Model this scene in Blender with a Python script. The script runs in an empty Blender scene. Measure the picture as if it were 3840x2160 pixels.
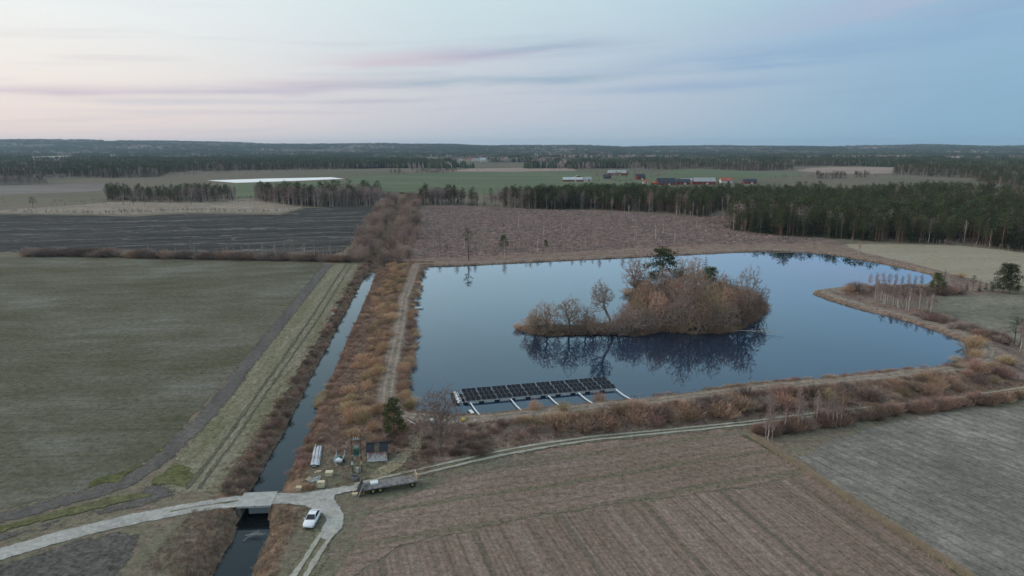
import bpy, math, random
import numpy as np
from mathutils import Vector, Matrix
from mathutils.geometry import delaunay_2d_cdt

scene = bpy.context.scene
R = math.radians
def lin(r, g, b, a=1.0):
    f = lambda c: (c/255/12.92) if c/255 <= .04045 else ((c/255+.055)/1.055)**2.4
    return (f(r), f(g), f(b), a)

# ------------------------------------------------------------------ camera
F, HZ, CH = 2534.0, 551.5, 58.0            # focal length in photo pixels, eye-level row, camera height
PITCH = math.atan((1080-HZ)/F)
cam_d = bpy.data.cameras.new('camera'); cam = bpy.data.objects.new('camera', cam_d)
scene.collection.objects.link(cam); scene.camera = cam
cam_d.sensor_width = 36; cam_d.lens = 36*F/3840; cam_d.clip_start = 1; cam_d.clip_end = 60000
cam.location = (0, 0, CH); cam.rotation_euler = (R(90)-PITCH, 0, 0)
scene.render.resolution_x = 1024; scene.render.resolution_y = 576
scene.view_settings.view_transform = 'Standard'; scene.view_settings.look = 'None'
scene.view_settings.exposure = 0.0; scene.view_settings.gamma = 1
scene.cycles.max_bounces = 5; scene.cycles.diffuse_bounces = 2; scene.cycles.glossy_bounces = 3
scene.cycles.transparent_max_bounces = 8; scene.cycles.volume_bounces = 0

# ------------------------------------------------------------------ dusk sky
SUN_AZ, SUN_EL = -80.0, 6.0                # degrees from straight ahead (negative = left)
w = bpy.data.worlds.new('World'); scene.world = w; w.use_nodes = True
w.cycles.sampling_method = 'MANUAL'; w.cycles.sample_map_resolution = 256
nt = w.node_tree; nt.nodes.clear()
def N(t, **kw):
    n = nt.nodes.new(t)
    for k, v in kw.items(): setattr(n, k, v)
    return n
def L(a, b): nt.links.new(a, b)
def M(op, a, b=None, clamp=False):
    n = N('ShaderNodeMath', operation=op, use_clamp=clamp)
    for i, v in enumerate((a, b)):
        if v is None: continue
        if isinstance(v, (int, float)): n.inputs[i].default_value = v
        else: L(v, n.inputs[i])
    return n.outputs[0]
def mixc(f, a, b, typ='MIX'):
    n = N('ShaderNodeMix', data_type='RGBA', blend_type=typ)
    for i, v in ((0, f), (6, a), (7, b)):
        if isinstance(v, (int, float, tuple)): n.inputs[i].default_value = v
        else: L(v, n.inputs[i])
    return n.outputs[2]
tc = N('ShaderNodeTexCoord'); sep = N('ShaderNodeSeparateXYZ'); L(tc.outputs['Generated'], sep.inputs[0])
X, Y, Z = sep.outputs
el = M('MULTIPLY', M('ARCSINE', Z), 180/math.pi)
az = M('MULTIPLY', M('ARCTAN2', X, Y), 180/math.pi)
sx, sy = math.sin(R(SUN_AZ)), math.cos(R(SUN_AZ))
hl = M('SQRT', M('ADD', M('ADD', M('MULTIPLY', X, X), M('MULTIPLY', Y, Y)), 1e-6))
sd = M('DIVIDE', M('ADD', M('MULTIPLY', X, sx), M('MULTIPLY', Y, sy)), hl)
def ramp(stops):
    cr = N('ShaderNodeValToRGB'); e = cr.color_ramp.elements
    e[0].position = stops[0][0]/90; e[0].color = lin(*stops[0][1])
    e[1].position = stops[-1][0]/90; e[1].color = lin(*stops[-1][1])
    for p, c in stops[1:-1]:
        x = e.new(p/90); x.color = lin(*c)
    L(M('DIVIDE', el, 90, True), cr.inputs[0]); return cr.outputs[0]
left = ramp([(0,(242,222,216)),(2,(245,228,220)),(5,(246,238,231)),(9,(243,245,243)),(15,(238,247,247)),(22,(222,241,246)),(40,(212,226,234)),(90,(192,208,222))])
mid = ramp([(0,(176,195,207)),(2,(192,199,211)),(5,(200,206,216)),(8,(196,212,222)),(13,(202,225,231)),(20,(197,224,232)),(40,(200,218,228)),(90,(188,206,220))])
right = ramp([(0,(136,179,202)),(3,(139,177,203)),(8,(149,183,210)),(13,(160,194,216)),(20,(164,199,220)),(40,(180,206,222)),(90,(184,204,220))])
f1 = N('ShaderNodeMapRange', interpolation_type='SMOOTHSTEP'); L(sd, f1.inputs[0])
f1.inputs[1].default_value = -.45; f1.inputs[2].default_value = .22
f2 = N('ShaderNodeMapRange', interpolation_type='SMOOTHSTEP'); L(sd, f2.inputs[0])
f2.inputs[1].default_value = .10; f2.inputs[2].default_value = .80
skyc = mixc(f2.outputs[0], mixc(f1.outputs[0], right, mid), left)
# streaks of thin cloud, drifting up to the right
def noise_ae(sa, se, tilt, scale, detail, off=0):
    c = N('ShaderNodeCombineXYZ')
    L(M('MULTIPLY', az, sa), c.inputs[0])
    L(M('MULTIPLY', M('SUBTRACT', el, M('MULTIPLY', az, tilt)), se), c.inputs[1]); c.inputs[2].default_value = off
    n = N('ShaderNodeTexNoise'); n.inputs['Scale'].default_value = scale; n.inputs['Detail'].default_value = detail
    L(c.outputs[0], n.inputs['Vector']); return n.outputs[0]
nz = noise_ae(.05, 1.1, .045, 1.0, 6.0)
nz2 = noise_ae(.10, 1.1, .045, 1.0, 6.0, 7.0)
streak = M('MULTIPLY', M('SUBTRACT', nz, .54, True), 5.0, True)
band = N('ShaderNodeMapRange', interpolation_type='SMOOTHSTEP'); L(el, band.inputs[0]); band.inputs[1].default_value = 13; band.inputs[2].default_value = 5
streak = M('MULTIPLY', streak, band.outputs[0])
skyc = mixc(M('MULTIPLY', streak, .30), skyc, mixc(f2.outputs[0], lin(140,170,200), lin(196,190,202)))
def lobe(ca, ce, ra, re, tilt, col, amt):
    global skyc
    da = M('DIVIDE', M('SUBTRACT', az, ca), ra)
    t = M('SUBTRACT', M('SUBTRACT', el, ce), M('MULTIPLY', M('SUBTRACT', az, ca), tilt))
    t = M('ADD', t, M('MULTIPLY', M('SUBTRACT', nz2, .5), 3.4*re))
    de = M('DIVIDE', t, re)
    g = M('EXPONENT', M('MULTIPLY', M('ADD', M('MULTIPLY', da, da), M('MULTIPLY', de, de)), -1.0))
    g = M('MULTIPLY', M('MULTIPLY', g, amt), M('ADD', -.25, M('MULTIPLY', nz2, 2.5)), True)
    skyc = mixc(g, skyc, lin(*col))
lobe(-8, 6.9, 6.0, .42, .05, (212,194,205), .6)
lobe(-15, 4.9, 6.0, .35, .02, (208,196,208), .7)
lobe(-21, 2.6, 12.0, .2, .015, (205,199,209), .5)
lobe(-2, 7.3, 6.0, .6, .06, (188,186,204), .9)
lobe(3.5, 7.9, 5.5, .38, .06, (163,184,204), .75)
lobe(-5, 5.1, 9.0, .35, .03, (166,184,198), .7)
lobe(3, 5.4, 8.0, .35, .035, (158,182,200), .7)
lobe(-21, 4.2, 10.0, .35, .03, (196,190,206), .65)
lobe(-25, 3.3, 8.0, .25, .02, (190,193,206), .55)
lobe(-34, 3.7, 5.0, .3, .03, (205,190,204), .6)
lobe(-11, 3.6, 5.0, .22, .02, (184,182,200), .55)
lobe(22, 6.9, 14.0, .7, .05, (134,168,204), .55)
lobe(14, 4.7, 9.0, .4, .03, (143,172,204), .5)
lobe(33, 11.0, 16.0, 1.5, .16, (176,184,208), .55)
lobe(38, 9.5, 12.0, .9, .10, (134,168,202), .45)
nish = N('ShaderNodeTexSky', sky_type='NISHITA', sun_disc=False)
nish.sun_elevation = R(SUN_EL); nish.sun_rotation = R(SUN_AZ); nish.air_density = 1.2; nish.dust_density = 1.5; nish.ozone_density = 2.0
tot = mixc(1.0, skyc, mixc(1.0, nish.outputs[0], (.004,.004,.004,1), 'MULTIPLY'), 'ADD')
bg = N('ShaderNodeBackground'); L(tot, bg.inputs[0]); bg.inputs[1].default_value = 1.0
out = N('ShaderNodeOutputWorld'); L(bg.outputs[0], out.inputs[0])
sun_d = bpy.data.lights.new('sun', 'SUN'); sun_d.energy = 1.5; sun_d.angle = R(40); sun_d.color = (1, .86, .76)
sun = bpy.data.objects.new('sun', sun_d); scene.collection.objects.link(sun)
sdir = Vector((math.sin(R(SUN_AZ))*math.cos(R(27)), math.cos(R(SUN_AZ))*math.cos(R(27)), math.sin(R(27))))
sun.rotation_euler = (-sdir).to_track_quat('-Z', 'Y').to_euler()

# ------------------------------------------------------------------ survey: photo pixel -> point on the land
def G(px, py, z=0.0):
    x = (px-1920)/F; y = -(py-1080)/F
    d = (x, math.cos(PITCH)+y*math.sin(PITCH), -math.sin(PITCH)+y*math.cos(PITCH))
    t = (z-CH)/d[2]
    return Vector((d[0]*t, d[1]*t, z))
def tall(px, pb, ptop, z=0.0):
    """height of something that stands at row pb and reaches row ptop"""
    p = G(px, pb, z); a = PITCH+math.atan((ptop-1080)/F)
    return (CH-p.y*math.tan(a))-z
rnd = random.Random(7)
rng = np.random.default_rng(11)
col = scene.collection

def tag(o, label=None, cat=None, group=None, kind=None):
    if label: o['label'] = label
    if cat: o['category'] = cat
    if group: o['group'] = group
    if kind: o['kind'] = kind
    return o
def empty(name, loc=(0,0,0), rz=0.0, sc=1.0):
    o = bpy.data.objects.new(name, None); o.empty_display_size = .3
    o.location = loc; o.rotation_euler = (0,0,rz); o.scale = (sc,sc,sc) if not isinstance(sc, tuple) else sc
    col.objects.link(o); return o
def link(name, mesh, parent=None, loc=None, rot=None, sc=None):
    o = bpy.data.objects.new(name, mesh); col.objects.link(o)
    if parent: o.parent = parent
    if loc is not None: o.location = loc
    if rot is not None: o.rotation_euler = rot
    if sc is not None: o.scale = sc
    return o

class MB:
    def __init__(s): s.v = []; s.f = []
    def add(s, vs, fs):
        b = len(s.v); s.v += [tuple(v) for v in vs]; s.f += [tuple(i+b for i in f) for f in fs]; return s
    def box(s, c, d, rz=0.0, rx=0.0, ry=0.0, taper=1.0):
        m = Matrix.Rotation(rz,3,'Z') @ Matrix.Rotation(ry,3,'Y') @ Matrix.Rotation(rx,3,'X'); c = Vector(c)
        vs = []
        for k in (-1,1):
            t = taper if k > 0 else 1
            for i,j in ((-1,-1),(1,-1),(1,1),(-1,1)):
                vs.append(c + m @ Vector((i*d[0]/2*t, j*d[1]/2*t, k*d[2]/2)))
        return s.add(vs, [(3,2,1,0),(4,5,6,7),(0,1,5,4),(1,2,6,5),(2,3,7,6),(3,0,4,7)])
    def tube(s, p, q, r0, r1, n=6, cap=True):
        p = Vector(p); q = Vector(q); d = (q-p)
        if d.length < 1e-6: return s
        d.normalize(); a = d.orthogonal().normalized(); b = d.cross(a)
        vs = [p+(a*math.cos(2*math.pi*i/n)+b*math.sin(2*math.pi*i/n))*r0 for i in range(n)]
        vs += [q+(a*math.cos(2*math.pi*i/n)+b*math.sin(2*math.pi*i/n))*r1 for i in range(n)]
        fs = [(i,(i+1)%n,n+(i+1)%n,n+i) for i in range(n)]
        if cap: fs += [tuple(range(n-1,-1,-1)), tuple(range(n,2*n))]
        return s.add(vs, fs)
    def blade(s, p, d, ln, wd, side=None):
        p = Vector(p); d = Vector(d).normalized(); a = Vector(side) if side else d.orthogonal()
        a = a.normalized()*wd/2
        return s.add([p-a, p+a, p+d*ln], [(0,1,2)])
    def lathe(s, prof, n, c=(0,0,0)):
        vs = [(c[0]+r*math.cos(2*math.pi*i/n), c[1]+r*math.sin(2*math.pi*i/n), c[2]+z) for r,z in prof for i in range(n)]
        fs = [(k*n+i,k*n+(i+1)%n,(k+1)*n+(i+1)%n,(k+1)*n+i) for k in range(len(prof)-1) for i in range(n)]
        fs += [tuple(range(n-1,-1,-1)), tuple(range((len(prof)-1)*n, len(prof)*n))]
        return s.add(vs, fs)
    def mesh(s, name, m, smooth=False):
        me = bpy.data.meshes.new(name); me.from_pydata(s.v, [], s.f); me.materials.append(m)
        if smooth: me.polygons.foreach_set('use_smooth', [True]*len(me.polygons))
        return me
    def build(s, name, m, parent=None, smooth=False): return link(name, s.mesh(name, m, smooth), parent)

# ------------------------------------------------------------------ materials
def new_mat(name, rough=.9, spec=.2):
    m = bpy.data.materials.new(name); m.use_nodes = True
    b = m.node_tree.nodes['Principled BSDF']; b.inputs['Roughness'].default_value = rough
    b.inputs['Specular IOR Level'].default_value = spec
    return m, m.node_tree, b
class NG:
    def __init__(s, t): s.t = t
    def n(s, typ, **kw):
        x = s.t.nodes.new(typ)
        for k, v in kw.items(): setattr(x, k, v)
        return x
    def l(s, a, b): s.t.links.new(a, b)
    def put(s, v, sock):
        if hasattr(v, 'is_output'): s.l(v, sock)
        else: sock.default_value = v
    def math(s, op, a, b=0.0, clamp=False):
        x = s.n('ShaderNodeMath', operation=op, use_clamp=clamp); s.put(a, x.inputs[0]); s.put(b, x.inputs[1]); return x.outputs[0]
    def mix(s, f, a, b, typ='MIX'):
        x = s.n('ShaderNodeMix', data_type='RGBA', blend_type=typ); s.put(f, x.inputs[0]); s.put(a, x.inputs[6]); s.put(b, x.inputs[7]); return x.outputs[2]
    def noise(s, vec, scale, detail=3.0, rough=.55, out=0):
        x = s.n('ShaderNodeTexNoise'); x.inputs['Scale'].default_value = scale; x.inputs['Detail'].default_value = detail
        x.inputs['Roughness'].default_value = rough; s.l(vec, x.inputs['Vector']); return x.outputs[out]
    def mapr(s, v, a, b, c=0.0, d=1.0, smooth=True):
        x = s.n('ShaderNodeMapRange'); x.interpolation_type = 'SMOOTHSTEP' if smooth else 'LINEAR'
        s.put(v, x.inputs[0])
        for i, q in enumerate((a,b,c,d)): x.inputs[i+1].default_value = q
        return x.outputs[0]
    def map(s, vec, rz=0.0, sc=(1,1,1)):
        x = s.n('ShaderNodeMapping', vector_type='TEXTURE'); x.inputs['Rotation'].default_value = (0,0,rz)
        x.inputs['Scale'].default_value = tuple(1/q for q in sc); s.l(vec, x.inputs['Vector']); return x.outputs[0]
def c4(c): return (c[0], c[1], c[2], 1.0)

def plain(name, c, rough=.8, spec=.3, var=.15, scale=3.0, metal=0.0, c2=None):
    m, t, b = new_mat(name, rough, spec); g = NG(t)
    co = g.n('ShaderNodeTexCoord').outputs['Object']
    f = g.noise(co, scale, 4)
    f = g.mapr(f, .35, .65)
    c2 = c2 or tuple(q*(1-var*2) for q in c)
    g.l(g.mix(f, c4(c), c4(c2)), b.inputs['Base Color']); b.inputs['Metallic'].default_value = metal
    return m
def foliage(name, c, c2, rnd_amt=.35):
    """bark, twigs and leaves: two tones mixed by noise and a per-object shift"""
    m, t, b = new_mat(name, .95, .05); g = NG(t)
    co = g.n('ShaderNodeTexCoord').outputs['Object']; oi = g.n('ShaderNodeObjectInfo').outputs['Random']
    f = g.mapr(g.noise(co, .9, 3), .35, .65)
    k = g.mix(f, c4(c), c4(c2))
    hs = g.n('ShaderNodeHueSaturation'); g.l(k, hs.inputs['Color'])
    g.l(g.mapr(oi, 0, 1, 1-rnd_amt, 1+rnd_amt, False), hs.inputs['Value'])
    oi2 = g.math('FRACT', g.math('MULTIPLY', oi, 17.3)); g.l(g.mapr(oi2, 0, 1, .488, .512, False), hs.inputs['Hue'])
    g.l(hs.outputs[0], b.inputs['Base Color'])
    return m
def field(name, cols, big=.012, ang=0.0, stretch=1.0, mid=.16, midamt=.5, fine=2.6, fineamt=.45, rows=None, bump=.25):
    """cols: three tones for large patches; rows: list of (angle, period, colour, amount, width 0..1, wobble)"""
    m, t, b = new_mat(name, 1.0, .05); g = NG(t)
    P = g.n('ShaderNodeTexCoord').outputs['Object']
    P2 = g.map(P, ang, (1, stretch, 1))
    n1 = g.noise(P2, big, 5, .6); n2 = g.noise(P2, mid, 4, .6); n3 = g.noise(P, fine, 4, .7)
    f = g.math('ADD', g.math('MULTIPLY', n1, 1-midamt*.5), g.math('MULTIPLY', n2, midamt*.5))
    cr = g.n('ShaderNodeValToRGB'); e = cr.color_ramp.elements
    e[0].position = .34; e[0].color = c4(cols[0]); e[1].position = .66; e[1].color = c4(cols[2])
    x = e.new(.5); x.color = c4(cols[1]); g.l(f, cr.inputs[0]); k = cr.outputs[0]
    for (a, per, cc, amt, wd, wob) in (rows or []):
        Q = g.map(P, a); sp = g.n('ShaderNodeSeparateXYZ'); g.l(Q, sp.inputs[0])
        wv = g.noise(Q, .035, 3); v = g.math('ADD', sp.outputs[1], g.math('MULTIPLY', wv, wob))
        u = g.math('FRACT', g.math('DIVIDE', v, per)); u = g.math('ABSOLUTE', g.math('SUBTRACT', u, .5))
        s = g.mapr(u, wd*.5, wd*.5*.35)
        br = g.mapr(g.noise(g.map(P, a, (.06, 1, 1)), .8, 3), .22, .5)
        k = g.mix(g.math('MULTIPLY', g.math('MULTIPLY', s, br), amt), k, c4(cc))
    n4 = g.noise(P, fine*.38, 3, .7); lo = g.mapr(g.math('ADD', g.math('MULTIPLY', n3, .5), g.math('MULTIPLY', n4, .5)), .36, .64, 1-fineamt, 1+fineamt, False)
    cb = g.n('ShaderNodeCombineXYZ')
    for i in range(3): g.l(lo, cb.inputs[i])
    k = g.mix(1.0, k, cb.outputs[0], 'MULTIPLY')
    g.l(k, b.inputs['Base Color'])
    bp = g.n('ShaderNodeBump'); bp.inputs['Strength'].default_value = bump; bp.inputs['Distance'].default_value = .25
    g.l(n3, bp.inputs['Height']); g.l(bp.outputs[0], b.inputs['Normal'])
    return m

# ------------------------------------------------------------------ terrain
CANAL = [G(*p, -2.0) for p in ((840,2230),(880,2135),(944,2011),(957,1907),(998,1840),(1063,1713),(1121,1604),(1187,1451),(1300,1218),(1386,1040),(1425,975),(1479,838),(1508,748),(1520,715))]
POND = [G(*p, 1.2) for p in ((1592,999),(1572,1074),(1557,1124),(1548,1238),(1536,1320),(1526,1397),(1516,1496),(1545,1545),(1640,1552),(1700,1560),(1797,1554),(1953,1539),(2102,1524),(2222,1511),(2367,1498),(2600,1472),(2880,1437),
        (3093,1420),(3363,1391),(3566,1372),(3624,1348),(3648,1319),(3624,1285),(3498,1237),(3363,1193),(3218,1159),(3112,1126),(3054,1104),(3059,1092),(3112,1083),(3300,1075),(3484,1065),(3503,1050),
        (3493,1030),(3426,1014),(3339,995),(3221,972),(3107,952),(3007,945),(2858,942),(2649,952),(2343,967),(2025,982),(1727,997))]
ISLE = [G(*p, 1.2) for p in ((1930,1236),(1990,1252),(2061,1260),(2183,1256),(2296,1253),(2384,1262),(2485,1243),(2586,1252),(2707,1250),(2770,1232),(2835,1192),(2860,1150),(2800,1110),(2650,1075),(2500,1068),(2390,1075),(2352,1105),(2362,1160),(2330,1205),(2200,1222),(2050,1222),(1960,1222))]
ROADL = [G(*p) for p in ((600,1925),(745,1899),(909,1878),(965,1873),(1093,1870))]
def seg_dist(px, py, poly, closed):
    d = np.full(px.shape, 1e9); n = len(poly)
    for i in range(n if closed else n-1):
        a = poly[i]; b = poly[(i+1) % n]; dx, dy = b.x-a.x, b.y-a.y; l2 = dx*dx+dy*dy
        t = np.clip(((px-a.x)*dx+(py-a.y)*dy)/l2, 0, 1)
        d = np.minimum(d, np.hypot(px-a.x-t*dx, py-a.y-t*dy))
    return d
def inside(px, py, poly):
    c = np.zeros(px.shape, bool); n = len(poly)
    for i in range(n):
        a = poly[i]; b = poly[(i+1) % n]
        if a.y == b.y: continue
        k = ((a.y > py) != (b.y > py)) & (px < (b.x-a.x)*(py-a.y)/(b.y-a.y)+a.x); c ^= k
    return c
def sdist(px, py, poly):
    d = seg_dist(px, py, poly, True); return np.where(inside(px, py, poly), -d, d)
def wav(x, y):
    return (np.sin(x*.11+1.3)*np.sin(y*.13+.4)+np.sin(x*.31+y*.27)*.5+np.sin(x*.7-y*.53)*.25)
def fields(px, py):
    """signed distance to the pond, distance to the canal centre line, signed distance to the island, height"""
    px = np.asarray(px, float); py = np.asarray(py, float)
    sh = px.shape; X_ = px.ravel(); Y_ = py.ravel()
    near = (X_ > -600) & (X_ < 500) & (Y_ > 20) & (Y_ < 1500)
    dp = np.full(X_.shape, 500.0); dc = dp.copy(); di = dp.copy()
    a, b = X_[near], Y_[near]
    dp[near] = sdist(a, b, POND); dc[near] = seg_dist(a, b, CANAL, False); di[near] = sdist(a, b, ISLE)
    jit = wav(X_, Y_)*.45
    e = dp+jit*.8
    dike = np.interp(e, [-8,-2,0,1.6,3,6.5,14], [-1.5,.3,1.15,1.95,2.1,2.0,0])
    isl = np.interp(di+jit*.6, [-12,-3,-.9,0,1.5,5], [2.6,2.2,1.95,1.15,.2,-1.5])
    h = np.where(dp < 3, np.maximum(dike, np.where(di < 6, isl, -9)), dike)
    cz = np.interp(dc+jit*.35, [0,2.3,2.9,5.2,6.6], [-3.1,-2.5,-1.75,-.5,0.0])
    cf = np.clip((14-dc)/7.4, 0, 1)           # dike foot sinks to the canal
    dr = np.full(X_.shape, 99.0); nr = (Y_ > 85) & (Y_ < 125) & (X_ > -70) & (X_ < -20); dr[nr] = seg_dist(X_[nr], Y_[nr], ROADL, False)
    h = np.where(dc < 14, np.minimum(h, np.where(dc < 6.6, cz, (1-cf)*2.2)), h)
    emb = np.clip((4.4-dr)/1.8, 0, 1)*np.clip((dc-2.5)/.4, 0, 1); h = np.where(h < 0, h*(1-emb), h)
    h = h+np.where((dc > 6.6) & (dp > 3) & (h > .02), wav(X_*2.1, Y_*1.9)*.12, 0)
    return dp.reshape(sh), dc.reshape(sh), di.reshape(sh), h.reshape(sh)
def gz(x, y): return float(fields(np.array([x]), np.array([y]))[3][0])
def GT(px, py):
    p = G(px, py)
    for _ in range(4): p = G(px, py, gz(p.x, p.y))
    return p

def spaced(lo, d_in, segs):
    out = [lo]; step = d_in
    for end, s in segs:
        while out[-1] < end:
            step = s if s < 1.0001 or s > 1.3 else step*s
            out.append(out[-1]+step)
    return out
def axis(parts):
    """parts: list of (start, end, step, growth)"""
    v = []
    for a, b, st, gr in parts:
        x = a
        while x < b-1e-6: v.append(x); x += st; st *= gr
    v.append(parts[-1][1]); return np.array(v)
xp = axis([(-115,60,.8,1.0),(60,210,1.5,1.0),(210,11000,2.5,1.10)])
xn = -axis([(115,10000,1.5,1.10)])[1:][::-1]
xs = np.concatenate([xn, xp])
ys = np.concatenate([-axis([(-70,3000,6,1.3)])[1:][::-1], axis([(70,210,.85,1.0),(210,400,1.4,1.0),(400,16000,2.2,1.07)])])
ys = np.unique(np.round(ys, 3))
GX, GY = np.meshgrid(xs, ys)
dp, dc, di, hz = fields(GX, GY)
def grid_mesh(name, X_, Y_, Z_, m, attrs):
    ny, nx = X_.shape; me = bpy.data.meshes.new(name)
    co = np.stack([X_, Y_, Z_], -1).reshape(-1, 3).astype(np.float32)
    i = np.arange(ny*nx).reshape(ny, nx)
    q = np.stack([i[:-1,:-1], i[:-1,1:], i[1:,1:], i[1:,:-1]], -1).reshape(-1, 4)
    me.vertices.add(len(co)); me.vertices.foreach_set('co', co.ravel())
    me.loops.add(q.size); me.loops.foreach_set('vertex_index', q.ravel().astype(np.int32))
    me.polygons.add(len(q)); me.polygons.foreach_set('loop_start', np.arange(0, q.size, 4, dtype=np.int32))
    me.update(); me.validate()
    for k, v in attrs.items():
        a = me.attributes.new(k, 'FLOAT', 'POINT'); a.data.foreach_set('value', v.ravel().astype(np.float32))
    me.polygons.foreach_set('use_smooth', [True]*len(me.polygons)); me.materials.append(m); return me

gm, gt, gb = new_mat('land', 1.0, .05); g = NG(gt)
P = g.n('ShaderNodeTexCoord').outputs['Object']
def attr(n):
    a = g.n('ShaderNodeAttribute'); a.attribute_name = n; return a.outputs['Fac']
aD, aC, aI, aV = attr('dp'), attr('dc'), attr('di'), attr('veg')
n1 = g.noise(P, .02, 5, .6); n2 = g.noise(P, .22, 4, .65); n3 = g.noise(P, 2.2, 4, .7)
base = g.mix(g.mapr(n1, .35, .65), (.145,.14,.095,1), (.205,.17,.125,1)); farg = g.mix(g.mapr(g.noise(P, .0022, 3), .42, .58), (.095,.105,.068,1), (.145,.13,.095,1)); base = g.mix(g.mapr(attr('fy'), 600, 1000), base, farg)
base = g.mix(g.mapr(n2, .42, .68), base, (.19,.145,.115,1))
near_ = g.mapr(aV, .2, .8)
veg = g.mix(g.mapr(n2, .36, .64), (.17,.115,.095,1), (.26,.185,.15,1))
veg = g.mix(g.mapr(g.noise(P, .6, 3), .5, .72), veg, (.28,.22,.165,1))
base = g.mix(near_, base, veg)
bank = g.mix(g.mapr(n2, .35, .62), (.10,.075,.055,1), (.21,.14,.095,1))
base = g.mix(g.mapr(g.math('ADD', aC, g.math('MULTIPLY', g.math('SUBTRACT', n2, .5), 5.0)), 8.0, 6.0), base, bank)
pale = g.mix(g.mapr(n2, .4, .6), (.25,.20,.16,1), (.185,.155,.12,1))
dj = g.math('ADD', aD, g.math('MULTIPLY', g.math('SUBTRACT', n2, .5), 2.2))
aW = attr('cw'); crest = g.math('MULTIPLY', g.math('MULTIPLY', g.mapr(dj, 1.2, 2.2), g.mapr(dj, 6.6, 5.4)), aW)
base = g.mix(g.math('MULTIPLY', crest, .85), base, pale)
rut = g.math('ABSOLUTE', g.math('SUBTRACT', g.math('ABSOLUTE', g.math('SUBTRACT', aD, 3.9)), .85))
base = g.mix(g.math('MULTIPLY', g.math('MULTIPLY', g.mapr(rut, .45, .15), .6), aW), base, (.31,.26,.215,1))
base = g.mix(g.mapr(dj, .8, -.2), base, (.07,.055,.04,1))
lo = g.mapr(g.math('ADD', g.math('MULTIPLY', n3, .5), g.math('MULTIPLY', g.noise(P, .8, 3, .7), .5)), .36, .64, .55, 1.45, False); cb = g.n('ShaderNodeCombineXYZ')
for i in range(3): g.l(lo, cb.inputs[i])
g.l(g.mix(1.0, base, cb.outputs[0], 'MULTIPLY'), gb.inputs['Base Color'])
bp = g.n('ShaderNodeBump'); bp.inputs['Strength'].default_value = .35; bp.inputs['Distance'].default_value = .3
g.l(n3, bp.inputs['Height']); g.l(bp.outputs[0], gb.inputs['Normal'])
vegm = np.clip((22-np.minimum(dp, 60))/5, 0, 1)*(GX > -60)+np.clip((16-dc)/6, 0, 1)*(GX > np.interp(GY, [c.y for c in CANAL], [c.x for c in CANAL]))
tag(link('ground', grid_mesh('ground', GX, GY, hz, gm, {'dp': dp, 'dc': dc, 'di': di, 'fy': GY, 'veg': np.clip(vegm+((GY > 290) & (dp < 48) & (GX > -75)), 0, 1)*np.clip((GY-np.where(GX > -14, 113, 119))/6, 0, 1), 'cw': np.clip((330-GY)/60, .35, 1)})), 'dry grassland and banks reaching to the horizon', 'ground', kind='structure')

# ------------------------------------------------------------------ water
def water_mat(name, c, bumpamt, refl=2.35):
    m, t, b = new_mat(name, .6, .0); q = NG(t)
    P_ = q.n('ShaderNodeTexCoord').outputs['Object']
    k = q.mix(q.mapr(q.noise(P_, .03, 3), .35, .65), c4(c), c4(tuple(x*1.5 for x in c)))
    q.l(k, b.inputs['Base Color'])
    bp_ = q.n('ShaderNodeBump'); bp_.inputs['Strength'].default_value = bumpamt; bp_.inputs['Distance'].default_value = .02
    q.l(q.noise(q.map(P_, .3, (1,1.6,1)), 1.2, 3), bp_.inputs['Height'])
    fr = q.n('ShaderNodeFresnel'); fr.inputs['IOR'].default_value = 1.40; q.l(bp_.outputs[0], fr.inputs['Normal'])
    gl = q.n('ShaderNodeBsdfGlossy'); gl.inputs['Color'].default_value = (.76,.89,1.0,1); gl.inputs['Roughness'].default_value = .012; q.l(bp_.outputs[0], gl.inputs['Normal'])
    ms = q.n('ShaderNodeMixShader'); q.l(q.math('MULTIPLY', q.math('POWER', fr.outputs[0], 1.3), refl, True), ms.inputs[0]); q.l(b.outputs[0], ms.inputs[1]); q.l(gl.outputs[0], ms.inputs[2])
    q.l(ms.outputs[0], t.nodes['Material Output'].inputs['Surface'])
    return m
def poly_mesh(name, pts, m):
    me = bpy.data.meshes.new(name); me.from_pydata([tuple(p) for p in pts], [], [tuple(range(len(pts)))]); me.materials.append(m)
    if me.polygons[0].normal.z < 0: me.flip_normals()
    return me
def inflate(poly, d):
    out = []; n = len(poly); area = sum(poly[i].x*poly[(i+1)%n].y-poly[(i+1)%n].x*poly[i].y for i in range(n)); s = 1 if area > 0 else -1
    for i in range(n):
        a, b, c = poly[i-1], poly[i], poly[(i+1)%n]
        n1_ = Vector(((b-a).y, -(b-a).x, 0)).normalized()*s; n2_ = Vector(((c-b).y, -(c-b).x, 0)).normalized()*s
        v = (n1_+n2_); v = v.normalized() if v.length > .1 else n1_
        out.append(b+v*d)
    return out
tag(link('pond', poly_mesh('pond', inflate(POND, 2.0), water_mat('pond_water', (.009,.018,.038), .02))), 'still blue irrigation pond mirroring the sky', 'pond', kind='structure')

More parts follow.
